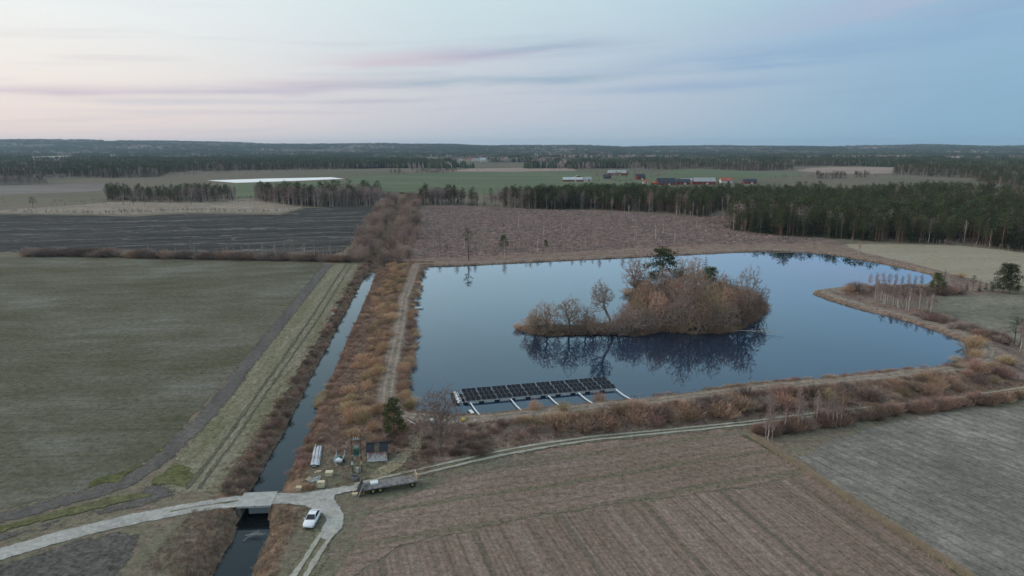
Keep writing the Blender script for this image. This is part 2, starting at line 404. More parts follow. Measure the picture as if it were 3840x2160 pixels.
def worn(m):
    """let the rim of a track or field break up into the land below (uses the 'edge' attribute: 0 at the rim)"""
    if m.get('worn'): return m
    m['worn'] = 1; t = m.node_tree; q = NG(t); out_ = t.nodes['Material Output']; b = t.nodes['Principled BSDF']
    a = q.n('ShaderNodeAttribute'); a.attribute_name = 'edge'; P_ = q.n('ShaderNodeTexCoord').outputs['Object']
    nn = q.math('ADD', q.noise(P_, .9, 3, .7), q.math('MULTIPLY', q.math('SUBTRACT', q.noise(P_, .18, 3), .5), .9))
    f = q.mapr(q.math('ADD', a.outputs['Fac'], q.math('MULTIPLY', q.math('SUBTRACT', nn, .62), m.get('wear', 1.15))), .02, .20)
    tr = q.n('ShaderNodeBsdfTransparent'); ms = q.n('ShaderNodeMixShader'); q.l(f, ms.inputs[0]); q.l(tr.outputs[0], ms.inputs[1]); q.l(b.outputs[0], ms.inputs[2]); q.l(ms.outputs[0], out_.inputs['Surface'])
    return m
def ribbon(name, pts, width, m, dz=.05, step=1.5, jit=.12, onland=True, seed=1, soft=True, flat=False):
    """a strip along a line on the land; width a number or (start, end)"""
    r = random.Random(seed); P_ = []
    for i in range(len(pts)-1):
        a, b = pts[i], pts[i+1]; st = max(step, a.length*.006); k = max(1, int((b-a).length/st))
        P_ += [a.lerp(b, j/k) for j in range(k)]
    P_.append(pts[-1])
    for _ in range(3):
        P_ = [P_[0]]+[(P_[i-1]+P_[i]*2+P_[i+1])/4 for i in range(1, len(P_)-1)]+[P_[-1]]
    w0, w1 = width if isinstance(width, tuple) else (width, width)
    hs = fields(np.array([p.x for p in P_]), np.array([p.y for p in P_]))[3] if onland else None
    vs = []; fs = []; n = len(P_)
    for i, p in enumerate(P_):
        d = (P_[min(i+1,n-1)]-P_[max(i-1,0)]); nrm = Vector((-d.y, d.x, 0)).normalized()
        ww = (w0+(w1-w0)*i/(n-1))/2
        z = (max(hs[i], -.0 if flat else -9)+dz) if onland else p.z
        for s in (1, 0, -1):
            o = p+nrm*s*(ww+r.uniform(-jit, jit)); vs.append((o.x, o.y, z))
        if i: fs += [((i-1)*3, (i-1)*3+1, i*3+1, i*3), ((i-1)*3+1, (i-1)*3+2, i*3+2, i*3+1)]
    me = bpy.data.meshes.new(name); me.from_pydata(vs, [], fs); me.materials.append(m)
    if me.polygons[0].normal.z < 0: me.flip_normals()
    if soft:
        a = me.attributes.new('edge', 'FLOAT', 'POINT'); a.data.foreach_set('value', [0.0, 1.0, 0.0]*n); worn(m)
    return tag(link(name, me), kind='structure')
cw_m = water_mat('canal_water', (.006,.008,.009), .08, 1.9); ci = 10
tag(ribbon('canal', [CANAL[ci-1], CANAL[ci-1].lerp(CANAL[ci], .22)], (6.0, 2.0), cw_m, onland=False, jit=0, soft=False), 'narrow overgrown far stretch of the canal', 'canal')
tag(ribbon('canal', CANAL[:ci], 6.6, cw_m, onland=False, jit=0, soft=False), 'straight narrow drainage canal between overgrown banks', 'canal')
SHEETS = [0]
def sheet(name, px, m, label, z=.03, jit=.5, world=False, step=None, soft=None):
    """one field laid on flat land; the outline wanders a little like a real field edge"""
    pts = px if world else [G(*p) for p in px]
    r = random.Random(len(px)*31+int(pts[0].x)); out = []
    SHEETS[0] += 1; z = z+(SHEETS[0] % 7)*.004
    for i in range(len(pts)):
        a, b = pts[i], pts[(i+1) % len(pts)]; st = step or max(2.0, a.length*.012); k = max(1, min(120, int((b-a).length/st)))
        for j in range(k):
            p = a.lerp(b, j/k); out.append(Vector((p.x+r.uniform(-1,1)*jit, p.y+r.uniform(-1,1)*jit, z)))
    if soft is None: return tag(link(name, poly_mesh(name, out, m)), label, 'field', kind='structure')
    inn = [p for w_ in (soft*.5, soft) for p in inflate(out, -w_)]; ix = np.array([p.x for p in inn]); iy = np.array([p.y for p in inn]); dd = sdist(ix, iy, out)
    inn = [p for p, d_ in zip(inn, dd) if d_ < -.3*soft]
    v2 = [Vector((p.x, p.y)) for p in out+inn]; n = len(out)
    vo, _e, fo, *_r = delaunay_2d_cdt(v2, [(i, (i+1) % n) for i in range(n)], [], 1, 1e-5)
    me = bpy.data.meshes.new(name); me.from_pydata([(v.x, v.y, z) for v in vo], [], [tuple(f) for f in fo]); me.materials.append(worn(m))
    if me.polygons[0].normal.z < 0: me.flip_normals()
    ed = -sdist(np.array([v.x for v in vo]), np.array([v.y for v in vo]), out)/soft
    a = me.attributes.new('edge', 'FLOAT', 'POINT'); a.data.foreach_set('value', np.clip(ed, 0, 1).astype(np.float32))
    return tag(link(name, me), label, 'field', kind='structure')
# ------------------------------------------------------------------ fields, tracks and roads
DA, DB = G(2900,1690), G(3560,2120)
ROW = math.atan2(DB.y-DA.y, DB.x-DA.x)
RD = math.atan2(G(2438,1625).y-G(1853,1705).y, G(2438,1625).x-G(1853,1705).x)
green_m = field('young_corn', [(.078,.076,.042),(.126,.119,.086),(.20,.188,.163)], big=.012, ang=.12, stretch=2.0, mid=.05, midamt=.9, fine=1.6, fineamt=.38,
                rows=[(.06, 1.6, (.10,.098,.065), .35, .5, 1.5), (.06, 12.0, (.085,.08,.05), .4, .12, 2.0)])
verge_m = field('verge', [(.12,.125,.06),(.185,.17,.115),(.29,.25,.195)], big=.03, ang=math.atan2(1,-.115), stretch=6, mid=.30, midamt=1.0, fine=1.8, fineamt=.45)
moss_m = field('mossy_grass', [(.085,.092,.038),(.12,.12,.056),(.15,.138,.09)], big=.05, mid=.5, fine=1.5, fineamt=.5)
track_m = field('dark_track', [(.09,.082,.076),(.12,.109,.10),(.155,.14,.127)], big=.05, ang=math.atan2(1,-.3), stretch=5, mid=.8, fine=2.0, fineamt=.3)
gravel_m = field('gravel', [(.30,.285,.26),(.38,.365,.335),(.44,.42,.385)], big=.09, mid=.5, midamt=1.0, fine=2.5, fineamt=.28, bump=.1)
gravel_m['wear'] = .42
gravel2_m = field('worn_gravel', [(.27,.25,.20),(.36,.335,.285),(.40,.375,.32)], big=.08, mid=.5, fine=2.2, fineamt=.25, bump=.1)
stubble_m = field('stubble', [(.18,.125,.097),(.228,.162,.13),(.27,.202,.166)], big=.02, ang=ROW, stretch=3, mid=.25, midamt=.7, fine=2.8, fineamt=.42,
                  rows=[(ROW, .8, (.13,.10,.077), .42, .5, .8), (ROW, 2.3, (.115,.10,.073), .55, .26, 2.2), (ROW, 4.9, (.14,.105,.08), .4, .3, 2.6), (ROW, 8.3, (.30,.24,.195), .35, .2, 2.6), (ROW, 14.5, (.11,.105,.07), .6, .09, 1.0)], bump=.5)
headl_m = field('stubble_headland', [(.172,.125,.095),(.222,.16,.128),(.262,.198,.162)], big=.025, ang=RD, stretch=3, mid=.3, midamt=.8, fine=2.6, fineamt=.5,
                rows=[(RD, 2.6, (.13,.115,.085), .5, .3, 2.0), (RD, 9.0, (.115,.12,.07), .5, .25, 3.0)], bump=.5)
grey_m = field('grey_stubble', [(.125,.115,.098),(.195,.175,.152),(.32,.285,.25)], big=.026, ang=ROW+.55, stretch=1.6, mid=.2, midamt=.9, fine=2.0, fineamt=.36,
               rows=[(ROW+.12, 2.6, (.10,.102,.085), .45, .4, 1.5), (ROW+.12, 1.0, (.27,.235,.185), .4, .3, 1.0)], bump=.5)
plough_m = field('ploughed', [(.026,.027,.028),(.048,.046,.044),(.125,.117,.105)], big=.012, ang=.22, stretch=6, mid=.07, midamt=1.1, fine=.8, fineamt=.4,
                 rows=[(.42, 16, (.16,.15,.135), .28, .14, 26.0), (.25, 37, (.25,.235,.21), .5, .07, 34.0), (.05, 55, (.21,.195,.17), .5, .08, 46.0)])
clod_m = field('turned_soil', [(.085,.080,.072),(.115,.105,.095),(.155,.14,.12)], big=.05, mid=.35, fine=1.6, fineamt=.6, bump=.6)
clear_m = field('clearcut', [(.135,.092,.080),(.19,.132,.115),(.27,.20,.175)], big=.02, ang=.1, stretch=3.5, mid=.12, midamt=1.2, fine=.7, fineamt=.55, bump=.5)
tan_m = field('tan_field', [(.26,.225,.165),(.305,.262,.195),(.32,.285,.22)], big=.01, ang=.1, stretch=3, mid=.08, fine=.9, fineamt=.2)
olive_m = field('olive_field', [(.13,.125,.092),(.175,.165,.125),(.26,.24,.19)], big=.02, ang=.1, stretch=2, mid=.1, fine=.9, fineamt=.35)
scrub_m = field('scrub', [(.19,.15,.115),(.26,.215,.17),(.32,.28,.225)], big=.012, ang=.05, stretch=2, mid=.05, midamt=1.1, fine=.4, fineamt=.4)
fgreen_m = field('far_green', [(.090,.118,.062),(.115,.142,.082),(.155,.165,.105)], big=.004, ang=0, stretch=3, mid=.02, fine=.2, fineamt=.15)
fpink_m = field('far_pink', [(.26,.195,.165),(.30,.225,.19),(.32,.25,.21)], big=.004, mid=.02, fine=.2, fineamt=.1)
ftan_m = field('far_tan', [(.25,.225,.165),(.30,.275,.20),(.34,.31,.24)], big=.004, stretch=3, mid=.02, fine=.2, fineamt=.1)
fgrey_m = field('far_grey', [(.155,.14,.13),(.19,.165,.15),(.22,.195,.175)], big=.004, stretch=3, mid=.02, fine=.2, fineamt=.1)
fleece_m = plain('fleece', (.86,.86,.84), .7, .2, .02, .05)

sheet('field', [(-900,958),(0,963),(300,964.6),(640,973),(1215,985),(1222,1000),(1113,1125),(1010,1250),(890,1387),(700,1595),(600,1700),(447,1800),(300,1845),(0,1920),(-900,2120)], green_m, 'large grey-green field of young crop left of the dirt track', soft=2.0)
sheet('grass_verge', [(1245,990),(1355,988),(1272,1148),(1158,1337),(1043,1521),(974,1624),(865,1783),(825,1852),(640,1862),(560,1850),(610,1800),(640,1715),(740,1620),(870,1465),(1035,1250),(1125,1138)], verge_m, 'pale streaky grass verge between dirt track and canal', soft=2.5)
sheet('field', [(-900,2330),(-500,2235),(0,2110),(124,2083),(298,2026),(447,1994),(542,1998),(517,2066),(462,2160),(400,2300),(-300,2500)], clod_m, 'dark rough field below the gravel road at the lower left', soft=2.0)
sheet('field', [(1330,2160),(1500,2050),(1900,1960),(2400,1880),(2800,1830),(3024,1775),(3186,1880),(3386,2010),(3566,2135),(3800,2330),(1050,2500),(1215,2230)], stubble_m, 'brown stubble field with straight tramlines in the foreground', soft=1.0)
sheet('field', [(1330,2160),(1215,2230),(1258,2130),(1330,2010),(1400,1912),(1490,1862),(1640,1822),(1853,1752),(2100,1704),(2438,1650),(2780,1627),(2850,1672),(3024,1775),(2800,1830),(2400,1880),(1900,1960),(1500,2050)], headl_m, 'brown stubble headland along the two-wheel track', soft=1.0)
sheet('field', [(2990,1715),(3120,1645),(3300,1595),(3520,1548),(3840,1518),(4500,1470),(5200,2300),(3950,2400),(3640,2160),(3420,2010),(3217,1880),(3064,1780)], grey_m, 'grey weathered field right of the grassy ditch', soft=1.0)
sheet('field', [(-900,800),(0,803),(248,805),(497,812),(696,800),(1043,805),(1143,780),(1300,774),(1440,776),(1425,800),(1400,850),(1340,900),(1290,945),(1215,965),(640,958),(100,948),(-900,945)], plough_m, 'black ploughed field with pale streaks', jit=1.0, soft=6.0)
sheet('clearing', [(1590,775),(1700,768),(1960,780),(2250,788),(2640,815),(2720,800),(2760,862),(2900,880),(3100,897),(3190,910),(3150,915),(3000,915),(2850,912),(2650,918),(2343,934),(2025,950),(1727,965),(1540,968),(1520,880)], clear_m, 'felled forest clearing with brown logging waste', jit=1.5, soft=6.0)
sheet('field', [(3150,915),(3300,914),(3600,920),(3840,947),(4600,1010),(4600,1190),(3840,1078),(3680,1060),(3600,1040),(3500,1010),(3330,970),(3220,945)], tan_m, 'tan field behind the pond at the right', jit=1.0, soft=4.0)
sheet('field', [(3420,1112),(3600,1106),(3840,1100),(4700,1090),(4700,1320),(3900,1330),(3760,1262),(3640,1215),(3520,1165),(3430,1135)], olive_m, 'olive dull field inside the bend of the dike', jit=.8, soft=4.0)
sheet('field', [(-900,715),(0,697),(300,690),(400,689),(430,712),(300,720),(0,732),(-900,745)], fgrey_m, 'grey brown field strip at the far left', z=.05, jit=2)
sheet('field', [(-900,750),(0,734),(300,722),(385,720),(455,752),(300,768),(0,788),(-900,795)], ftan_m, 'pale tan field below the grey strip at the far left', z=.05, jit=2)
sheet('scrubland', [(-900,795),(0,788),(300,768),(470,752),(900,745),(1160,738),(1150,776),(1040,801),(696,796),(497,806),(0,800)], scrub_m, 'pale overgrown scrubland above the ploughed field', z=.06, jit=2, soft=6.0)
sheet('fleece_cover', [(775,677),(1000,670),(1242,665),(1290,671),(1100,679),(885,686)], fleece_m, 'long white fleece cover laid over a far field', z=.25, jit=.3)
sheet('field', [(860,690),(1000,686),(1290,676),(1290,715),(1000,740),(890,742)], fgreen_m, 'green field below the white cover', z=.05, jit=2)
sheet('field', [(640,656),(900,648),(1280,637),(1420,640),(1400,655),(1280,660),(900,668),(720,672)], ftan_m, 'straw green field above the white cover', z=.05, jit=3)
sheet('field', [(1300,664),(1700,646),(2150,642),(2200,650),(2560,652),(2560,690),(2450,705),(2200,712),(1950,735),(1700,724),(1300,720)], fgreen_m, 'broad green field in front of the red farm', z=.05, jit=3)
sheet('field', [(1660,642),(1780,632),(2060,628),(2150,631),(2160,640),(1900,644)], fpink_m, 'narrow pinkish bare field above the green one', z=.07, jit=3)
sheet('field', [(2440,650),(2560,632),(2760,640),(3000,648),(3010,664),(2850,668),(2560,664)], fgreen_m, 'green pasture behind the red farm', z=.06, jit=3)
sheet('field', [(2960,680),(3120,672),(3350,666),(3560,667),(3640,684),(3560,700),(3300,704),(2980,702)], ftan_m, 'pale green-tan field right of the farm', z=.06, jit=3)
sheet('field', [(2985,640),(3040,630),(3120,626),(3350,628),(3345,650),(3200,652),(3080,648)], fpink_m, 'pinkish field in front of the far wood', z=.06, jit=3)
sheet('field', [(1290,594),(1700,590),(1720,600),(1560,606),(1270,604)], fgreen_m, 'distant green field band left of the village', z=.1, jit=6)
sheet('field', [(1950,580),(2110,576),(2115,590),(1990,594)], ftan_m, 'distant straw field above the village', z=.1, jit=6)
sheet('field', [(1640,618),(1760,610),(2060,612),(2130,618),(2120,626),(1780,628)], ftan_m, 'straw meadow below the village', z=.1, jit=4)
sheet('field', [(700,571),(900,568),(1100,573),(1100,580),(900,578)], ftan_m, 'pale distant field in the left woods', z=.1, jit=6)
sheet('field', [(1640,560),(2020,559),(2000,566),(1700,568)], ftan_m, 'thin pale field near the horizon', z=.1, jit=6)
sheet('field', [(100,588),(290,582),(260,596),(120,600)], ftan_m, 'pale clearing in the far left woods', z=.1, jit=5, soft=6.0)
sheet('field', [(-300,640),(100,640),(240,650),(300,664),(150,672),(-300,676)], fgrey_m, 'dull field behind the left grove', z=.1, jit=4)

# tracks across the fields
def GP(pts): return [G(*p) for p in pts]
ribbon('dirt_track', GP([(1240,990),(1217,1007),(1113,1138),(1024,1248),(909,1387),(855,1465),(735,1599),(626,1703),(547,1768),(447,1823),(298,1867),(149,1907),(0,1942),(-300,2020)]), (5.6,4.9), track_m, .075, jit=.25)
sheet('dirt_lay_by', [(560,1800),(640,1815),(690,1850),(620,1880),(447,1924),(248,1970),(0,2040),(-300,2110),(-300,2060),(0,2000),(248,1936),(447,1888),(500,1850)], track_m, 'dark bare strip between mossy grass and gravel road', z=.07, jit=.15, soft=4.0)
sheet('mossy_strip', [(590,1856),(560,1866),(447,1890),(300,1926),(150,1962),(0,2002),(-300,2062),(-300,2020),(0,1968),(150,1930),(300,1890),(447,1858),(540,1848)], moss_m, 'mossy green strip between two dark tracks', z=.11, jit=.4, soft=1.5)
sheet('mossy_patch', [(320,1830),(360,1800),(440,1770),(540,1722),(600,1680),(615,1690),(545,1752),(447,1805)], moss_m, 'bright mossy patch above the curving dirt track', z=.08, jit=.9, soft=1.5)
sheet('mossy_patch', [(545,1818),(590,1775),(640,1740),(710,1755),(720,1790),(690,1835),(640,1822)], moss_m, 'bright mossy patch inside the fork of the dirt tracks', z=.10, jit=.8, soft=1.5)
rut_m = field('soft_rut', [(.085,.085,.055),(.115,.11,.08),(.14,.13,.10)], big=.1, mid=.7, fine=2)
ribbon('wheel_rut', GP([(1300,990),(1272,1029),(1163,1198),(1058,1347),(934,1521),(845,1649),(775,1738),(700,1835)]), 1.0, rut_m, .12, jit=.25)
ribbon('wheel_rut', GP([(1320,990),(1296,1029),(1192,1198),(1088,1347),(966,1521),(880,1649),(812,1738),(745,1835)]), .7, rut_m, .12, jit=.25, seed=3)
ribbon('gravel_road', GP([(-400,2190),(0,2080),(248,2006),(497,1947),(745,1899),(909,1878),(965,1873),(1093,1870)]), (4.3,4.3), gravel_m, .085, jit=.12, flat=True)
sheet('gravel_junction', [(1014,1894),(1071,1892),(1138,1902),(1173,1919),(1208,1932),(1218,1954),(1205,1980),(1185,2015),(1225,2035),(1262,2009),(1290,1979),(1295,1939),(1280,1899),(1260,1874),(1262,1860),(1339,1842),(1349,1815),(1287,1824),(1208,1838),(1138,1847),(1029,1855)], gravel_m, 'wide gravel junction beside the parked car', z=.10, jit=.08, soft=1.6)
def pair(a, b, seed):
    ribbon('gravel_wheel_track', GP(a), .95, gravel2_m, .145, jit=.12, seed=seed); ribbon('gravel_wheel_track', GP(b), .95, gravel2_m, .145, jit=.12, seed=seed+1)
pair([(1330,1818),(1400,1802),(1480,1783),(1560,1764),(1689,1736),(1853,1697),(2039,1664),(2225,1638),(2438,1619),(2560,1607),(2808,1582),(3057,1550),(3305,1524),(3504,1505),(3900,1445)],
     [(1320,1842),(1430,1815),(1569,1781),(1741,1740),(1853,1714),(2039,1679),(2225,1651),(2438,1630),(2560,1619),(2808,1593),(3057,1562),(3305,1534),(3504,1514),(3900,1456)], 5)
pair([(1205,2000),(1165,2065),(1102,2160),(1030,2270)], [(1250,2005),(1205,2065),(1148,2160),(1085,2270)], 9)
grassroad_m = field('track_grass', [(.13,.125,.075),(.165,.15,.10),(.20,.175,.125)], big=.1, mid=.6, fine=2)
ribbon('track_verge', GP([(1380,1822),(1520,1785),(1700,1742),(1853,1705),(2039,1671),(2225,1645),(2438,1625),(2808,1588),(3057,1556),(3305,1529),(3504,1509),(3900,1450)]), 4.6, grassroad_m, .06, jit=.3)
ribbon('track_verge', GP([(1225,1990),(1185,2065),(1125,2160),(1058,2270)]), 5.0, grassroad_m, .06, jit=.3)
# the ramp up to the pond
ramp_m = field('ramp_grass', [(.20,.175,.105),(.26,.225,.15),(.30,.26,.19)], big=.08, mid=.5, fine=2)
ribbon('road_crown', GP([(640,1919),(745,1899),(820,1889),(895,1880)]), .45, grassroad_m, .115, jit=.2, flat=True)
ribbon('grass_ramp', [GT(*p) for p in ((1400,1796),(1450,1765),(1500,1725),(1540,1690),(1575,1650),(1600,1610),(1620,1580))], (4.5,4.0), ramp_m, .09, jit=.3)
ribbon('grass_ditch', GP([(2790,1632),(2900,1692),(3050,1782),(3200,1880),(3400,2010),(3560,2120),(3760,2270)]), 1.3, field('ditch', [(.07,.08,.045),(.10,.10,.06),(.15,.14,.09)], big=.2, mid=.6), .10, jit=.25)

# ------------------------------------------------------------------ bridge over the canal
conc_m = plain('concrete', (.43,.425,.40), .9, .2, .12, .8); conc2_m = plain('stained_concrete', (.28,.26,.23), .95, .1, .2, .9)
b0, b1, b2, b3 = G(919,1857), G(1029,1851), G(1011,1893), G(900,1896)
bc = (b0+b1+b2+b3)/4; bu = ((b1-b0)+(b2-b3)).normalized(); ba = math.atan2(bu.y, bu.x)
br = empty('canal_bridge', (bc.x, bc.y, 0), ba); tag(br, 'flat concrete slab bridge carrying the gravel road over the canal', 'bridge')
blen, bwid = 5.6, 4.3
MB().box((0,0,-.0), (blen,bwid,.27)).build('deck', conc_m, br)
MB().box((0,bwid/2+.09,.0), (blen,.18,.33)).build('edge_beam', conc_m, br); MB().box((0,-bwid/2-.09,.0), (blen,.18,.33)).build('edge_beam', conc_m, br)
for sx_ in (-1,1): MB().box((sx_*(blen/2-.3),0,-1.7), (.55,bwid-.1,3.06)).build('abutment', conc2_m, br)
for i in range(3): MB().box((0,-1.2+i*1.2,-.32), (blen-.2,.22,.3)).build('girder', conc2_m, br)
# ------------------------------------------------------------------ floating solar array
alu_m = plain('aluminium', (.50,.51,.52), .5, .4, .06, 2, .2); white_m = plain('white_plastic', (.74,.76,.77), .5, .4, .06, 2)
black_m = plain('black_rubber', (.015,.015,.017), .7, .3, .1, 2); steel_m = plain('galvanised', (.42,.44,.45), .5, .5, .12, 4, .4)
wood_m = plain('fresh_wood', (.60,.49,.33), .85, .2, .12, 3); oldwood_m = plain('grey_wood', (.27,.25,.24), .95, .1, .25, 1.5, c2=(.15,.14,.14)); redwood_m = plain('pallet_wood', (.40,.24,.15), .9, .1, .2, 3)
pm, pt, pb_ = new_mat('solar_glass', .3, .10); q = NG(pt); P_ = q.n('ShaderNodeTexCoord').outputs['Object']
spx = q.n('ShaderNodeSeparateXYZ'); q.l(P_, spx.inputs[0])
cell = None
for ax, per in ((0,.188),(1,.172)):
    u = q.math('ABSOLUTE', q.math('SUBTRACT', q.math('FRACT', q.math('DIVIDE', spx.outputs[ax], per)), .5)); s_ = q.mapr(u, .47, .49); cell = s_ if cell is None else q.math('MAXIMUM', cell, s_)
q.l(q.mix(cell, (.007,.008,.014,1), (.02,.022,.03,1)), pb_.inputs['Base Color'])
so = G(1727,1461,2.0); se_ = G(2271,1415,2.0); su = (se_-so); sl = su.length; su.normalize(); sa = math.atan2(su.y, su.x)
arr = empty('floating_solar_array', (so.x, so.y, 1.2), sa); tag(arr, 'floating solar array with three rows of black panels moored to the near bank', 'solar array')
PW, PL_, GW, TILT, RP = 1.13, 1.78, sl/10, R(13), 2.72
pan_frame = MB(); pan_frame.box((0,0,-.002), (PW+.03,PL_+.03,.04)); pf_me = pan_frame.mesh('panel_frame', alu_m)
pg_me = MB().box((0,0,.021), (PW-.03,PL_-.03,.012)).mesh('panel', pm)
fl_me = MB().box((0,0,0), (1.9,.5,.36), taper=.9).mesh('float', plain('float_grey', (.50,.52,.53), .6, .3, .1, 2)); fd_me = MB().box((0,0,0), (1.1,.5,.42)).mesh('dark_float', black_m)
for r_ in range(3):
    y0 = -.9-r_*RP
    for gi in range(10):
        for k in range(3):
            x0 = gi*GW+.12+PW/2+k*((GW-.24-PW)/2)
            f_ = link('panel', pg_me, arr, (x0, y0, .78), (TILT, 0, 0)); link('panel_frame', pf_me, f_)
        link('float', fl_me, arr, (gi*GW+GW*.55, y0-.75, .18)); link('dark_float', fd_me, arr, (gi*GW, y0-.75, .14))
    for dy, zz in ((-.75,.50),(.70,.88)): MB().box((sl/2, y0+dy, zz), (sl+.3,.07,.07)).build('rail', steel_m, arr)
    MB().box((sl/2, y0-.98, .42), (sl+.5,.10,.06)).build('front_beam', alu_m, arr)
for gi in range(11):
    MB().box((gi*GW, -.9-RP, .46), (.06,RP*2+2.2,.06)).build('cross_beam', alu_m, arr)
for k in range(9): MB().box((-1.5+(.12 if k%2 else -.05), -.4-k*.82, .42), (.62,.66,.10)).build('walkway_board', white_m, arr)
for k in range(5): MB().box((-2.0-.1*(k%2), -.8-k*1.45, .2), (.9,.55,.4)).build('walkway_float', black_m, arr)
MB().box((-.85,-3.9,.43), (.08,7.6,.06)).build('walkway_rail', alu_m, arr)
inv = Matrix.Rotation(-sa, 3, 'Z')
for (a, b) in (((1765,1511),(1799,1556)),((1916,1496),(1957,1541)),((2057,1484),(2105,1525)),((2170,1473),(2222,1512)),((2310,1460),(2368,1498))):
    p = G(*a, 1.65); e_ = G(*b, 1.75); m_ = (p+e_)/2; m_.z -= .18
    t_ = MB(); o_ = Vector((so.x, so.y, 1.2))
    for u_, v_ in ((p,m_),(m_,e_)): t_.tube(inv @ (u_-o_), inv @ (v_-o_), .13, .13, 8)
    t_.build('mooring_arm', white_m, arr)

# ------------------------------------------------------------------ parked car
paint_m = plain('white_paint', (.80,.82,.84), .25, .5, .02, 1); glass_m = plain('car_glass', (.012,.014,.020), .08, .6, .05, 1)
trim_m = plain('dark_trim', (.02,.02,.022), .6, .3, .1, 2); tyre_m = plain('tyre', (.022,.021,.02), .9, .2, .15, 4); red_m = plain('tail_lamp', (.35,.02,.02), .3, .5, .1, 2)
cf, cr_ = G(1158,1983), G(1184,1934); cd = (cf-cr_).normalized(); ccar = (cf+cr_)/2
car = empty('parked_car', (ccar.x, ccar.y, gz(ccar.x, ccar.y)+.06), math.atan2(cd.y, cd.x)); tag(car, 'white sedan parked on the grass by the gravel junction', 'car')
secs = [(-2.32,.70,.42,.80),(-2.25,.82,.30,.94),(-2.0,.89,.22,1.00),(-1.5,.93,.20,1.0),(-.6,.94,.20,.98),(.4,.94,.20,.97),(1.0,.93,.20,.95),(1.5,.92,.20,.90),(2.0,.88,.22,.82),(2.22,.80,.28,.72),(2.34,.66,.38,.58)]
bd = MB(); nS = 10
for (x,hw,zb,zt) in secs:
    zm = zb+(zt-zb)*.55
    ring = [(hw*.86,zb),(hw*.97,zb+(zt-zb)*.2),(hw,zm),(hw*.96,zt-.07),(hw*.80,zt)]
    bd.v += [(x,y,z) for y,z in ring]+[(x,-y,z) for y,z in reversed(ring)]
for i in range(len(secs)-1):
    for k in range(nS): bd.f.append((i*nS+k, i*nS+(k+1)%nS, (i+1)*nS+(k+1)%nS, (i+1)*nS+k))
bd.f += [tuple(range(nS)), tuple(range((len(secs)-1)*nS+nS-1, (len(secs)-1)*nS-1, -1))]
body = bd.build('body', paint_m, car, True)
cb_ = [(-1.95,.78,.97),(1.02,.80,.95),(.12,.60,1.40),(-.95,.60,1.42)]  # rear base, front base, front top, rear top
v8 = [(x,s*y,z) for s in (1,-1) for x,y,z in cb_]
MB().add(v8, [(0,1,2,3),(7,6,5,4),(3,2,6,7),(1,5,6,2),(4,0,3,7)]).build('cabin', paint_m, car)
def quad_in(pts, k, off, name, m, par):
    c = sum((Vector(p) for p in pts), Vector())/4; n_ = (Vector(pts[1])-Vector(pts[0])).cross(Vector(pts[2])-Vector(pts[0])).normalized()
    if n_.dot(c-Vector((0,0,.6))) < 0: n_ = -n_
    a = [c+(Vector(p)-c)*k+n_*off for p in pts]; b = [p+n_*.012 for p in a]
    return MB().add(a+b, [(0,1,2,3),(7,6,5,4),(0,4,5,1),(1,5,6,2),(2,6,7,3),(3,7,4,0)]).build(name, m, par)
quad_in([v8[1],v8[5],v8[6],v8[2]], .93, .004, 'windscreen', glass_m, car); quad_in([v8[0],v8[4],v8[7],v8[3]], .88, .004, 'rear_window', glass_m, car)
quad_in([v8[0],v8[1],v8[2],v8[3]], .86, .004, 'side_window', glass_m, car); quad_in([v8[4],v8[5],v8[6],v8[7]], .86, .004, 'side_window', glass_m, car)
for s in (1,-1):
    MB().box((.72,s*.98,1.02), (.16,.20,.13), taper=.8).build('mirror', paint_m, car)
    MB().box((2.20,s*.60,.62), (.12,.34,.07), rz=-s*.35).build('headlight', trim_m, car); MB().box((-2.27,s*.55,.82), (.06,.5,.08)).build('tail_light', red_m, car)
    for x in (1.42,-1.40):
        ty = MB().tube((x,s*.72,.335), (x,s*.95,.335), .335, .335, 18).build('wheel', tyre_m, car); MB().tube((x,s*.945,.335), (x,s*.965,.335), .22, .2, 14).build('rim', steel_m, ty)
MB().box((2.29,0,.36), (.06,1.1,.14)).build('grille', trim_m, car); MB().box((0,0,.17), (3.9,1.55,.1)).build('underbody', trim_m, car)

# ------------------------------------------------------------------ flatbed trailer by the track
ta, tb = G(1357,1825,1.15), G(1560,1792,1.15); tu = tb-ta; tl = tu.length; tang = math.atan2(tu.y, tu.x); tcn = (ta+tb)/2
tr = empty('flatbed_trailer', (tcn.x, tcn.y, .05), tang); tag(tr, 'long grey flatbed farm trailer standing beside the two-wheel track', 'trailer')
pw_ = 2.5
for i in range(10): MB().box((0, -pw_/2+.125+i*.25, 1.10+(i*37%5)*.006), (tl-.02*(i%3), .235, .05)).build('deck_plank', oldwood_m, tr)
for s in (-1,1):
    MB().box((0,s*.55,.93), (tl-.3,.14,.24)).build('chassis_beam', steel_m, tr); MB().box((0,s*(pw_/2+.03),1.04), (tl,.05,.2)).build('side_rail', oldwood_m, tr)
for x in (-tl/2+1.75, -tl/2+2.95, tl/2-.85):
    MB().tube((x,-.95,.48),(x,.95,.48),.06,.06,8).build('axle', steel_m, tr)
    for s in (-1,1):
        ty = MB().tube((x,s*.80,.48),(x,s*1.13,.48),.48,.48,20).build('wheel', tyre_m, tr)
        MB().tube((x,s*1.12,.48),(x,s*1.145,.48),.25,.22,14).build('rim', plain('yellow_rim', (.42,.33,.12), .7, .3, .2, 4) if 'yellow_rim' not in bpy.data.materials else bpy.data.materials['yellow_rim'], ty)
MB().box((tl/2-.02,0,1.72), (.06,2.2,1.1), ry=.08).build('headboard', wood_m, tr)
for s in (-.8,0,.8): MB().box((tl/2-.10,s,1.62), (.07,.09,1.0), ry=.08).build('headboard_post', oldwood_m, tr)
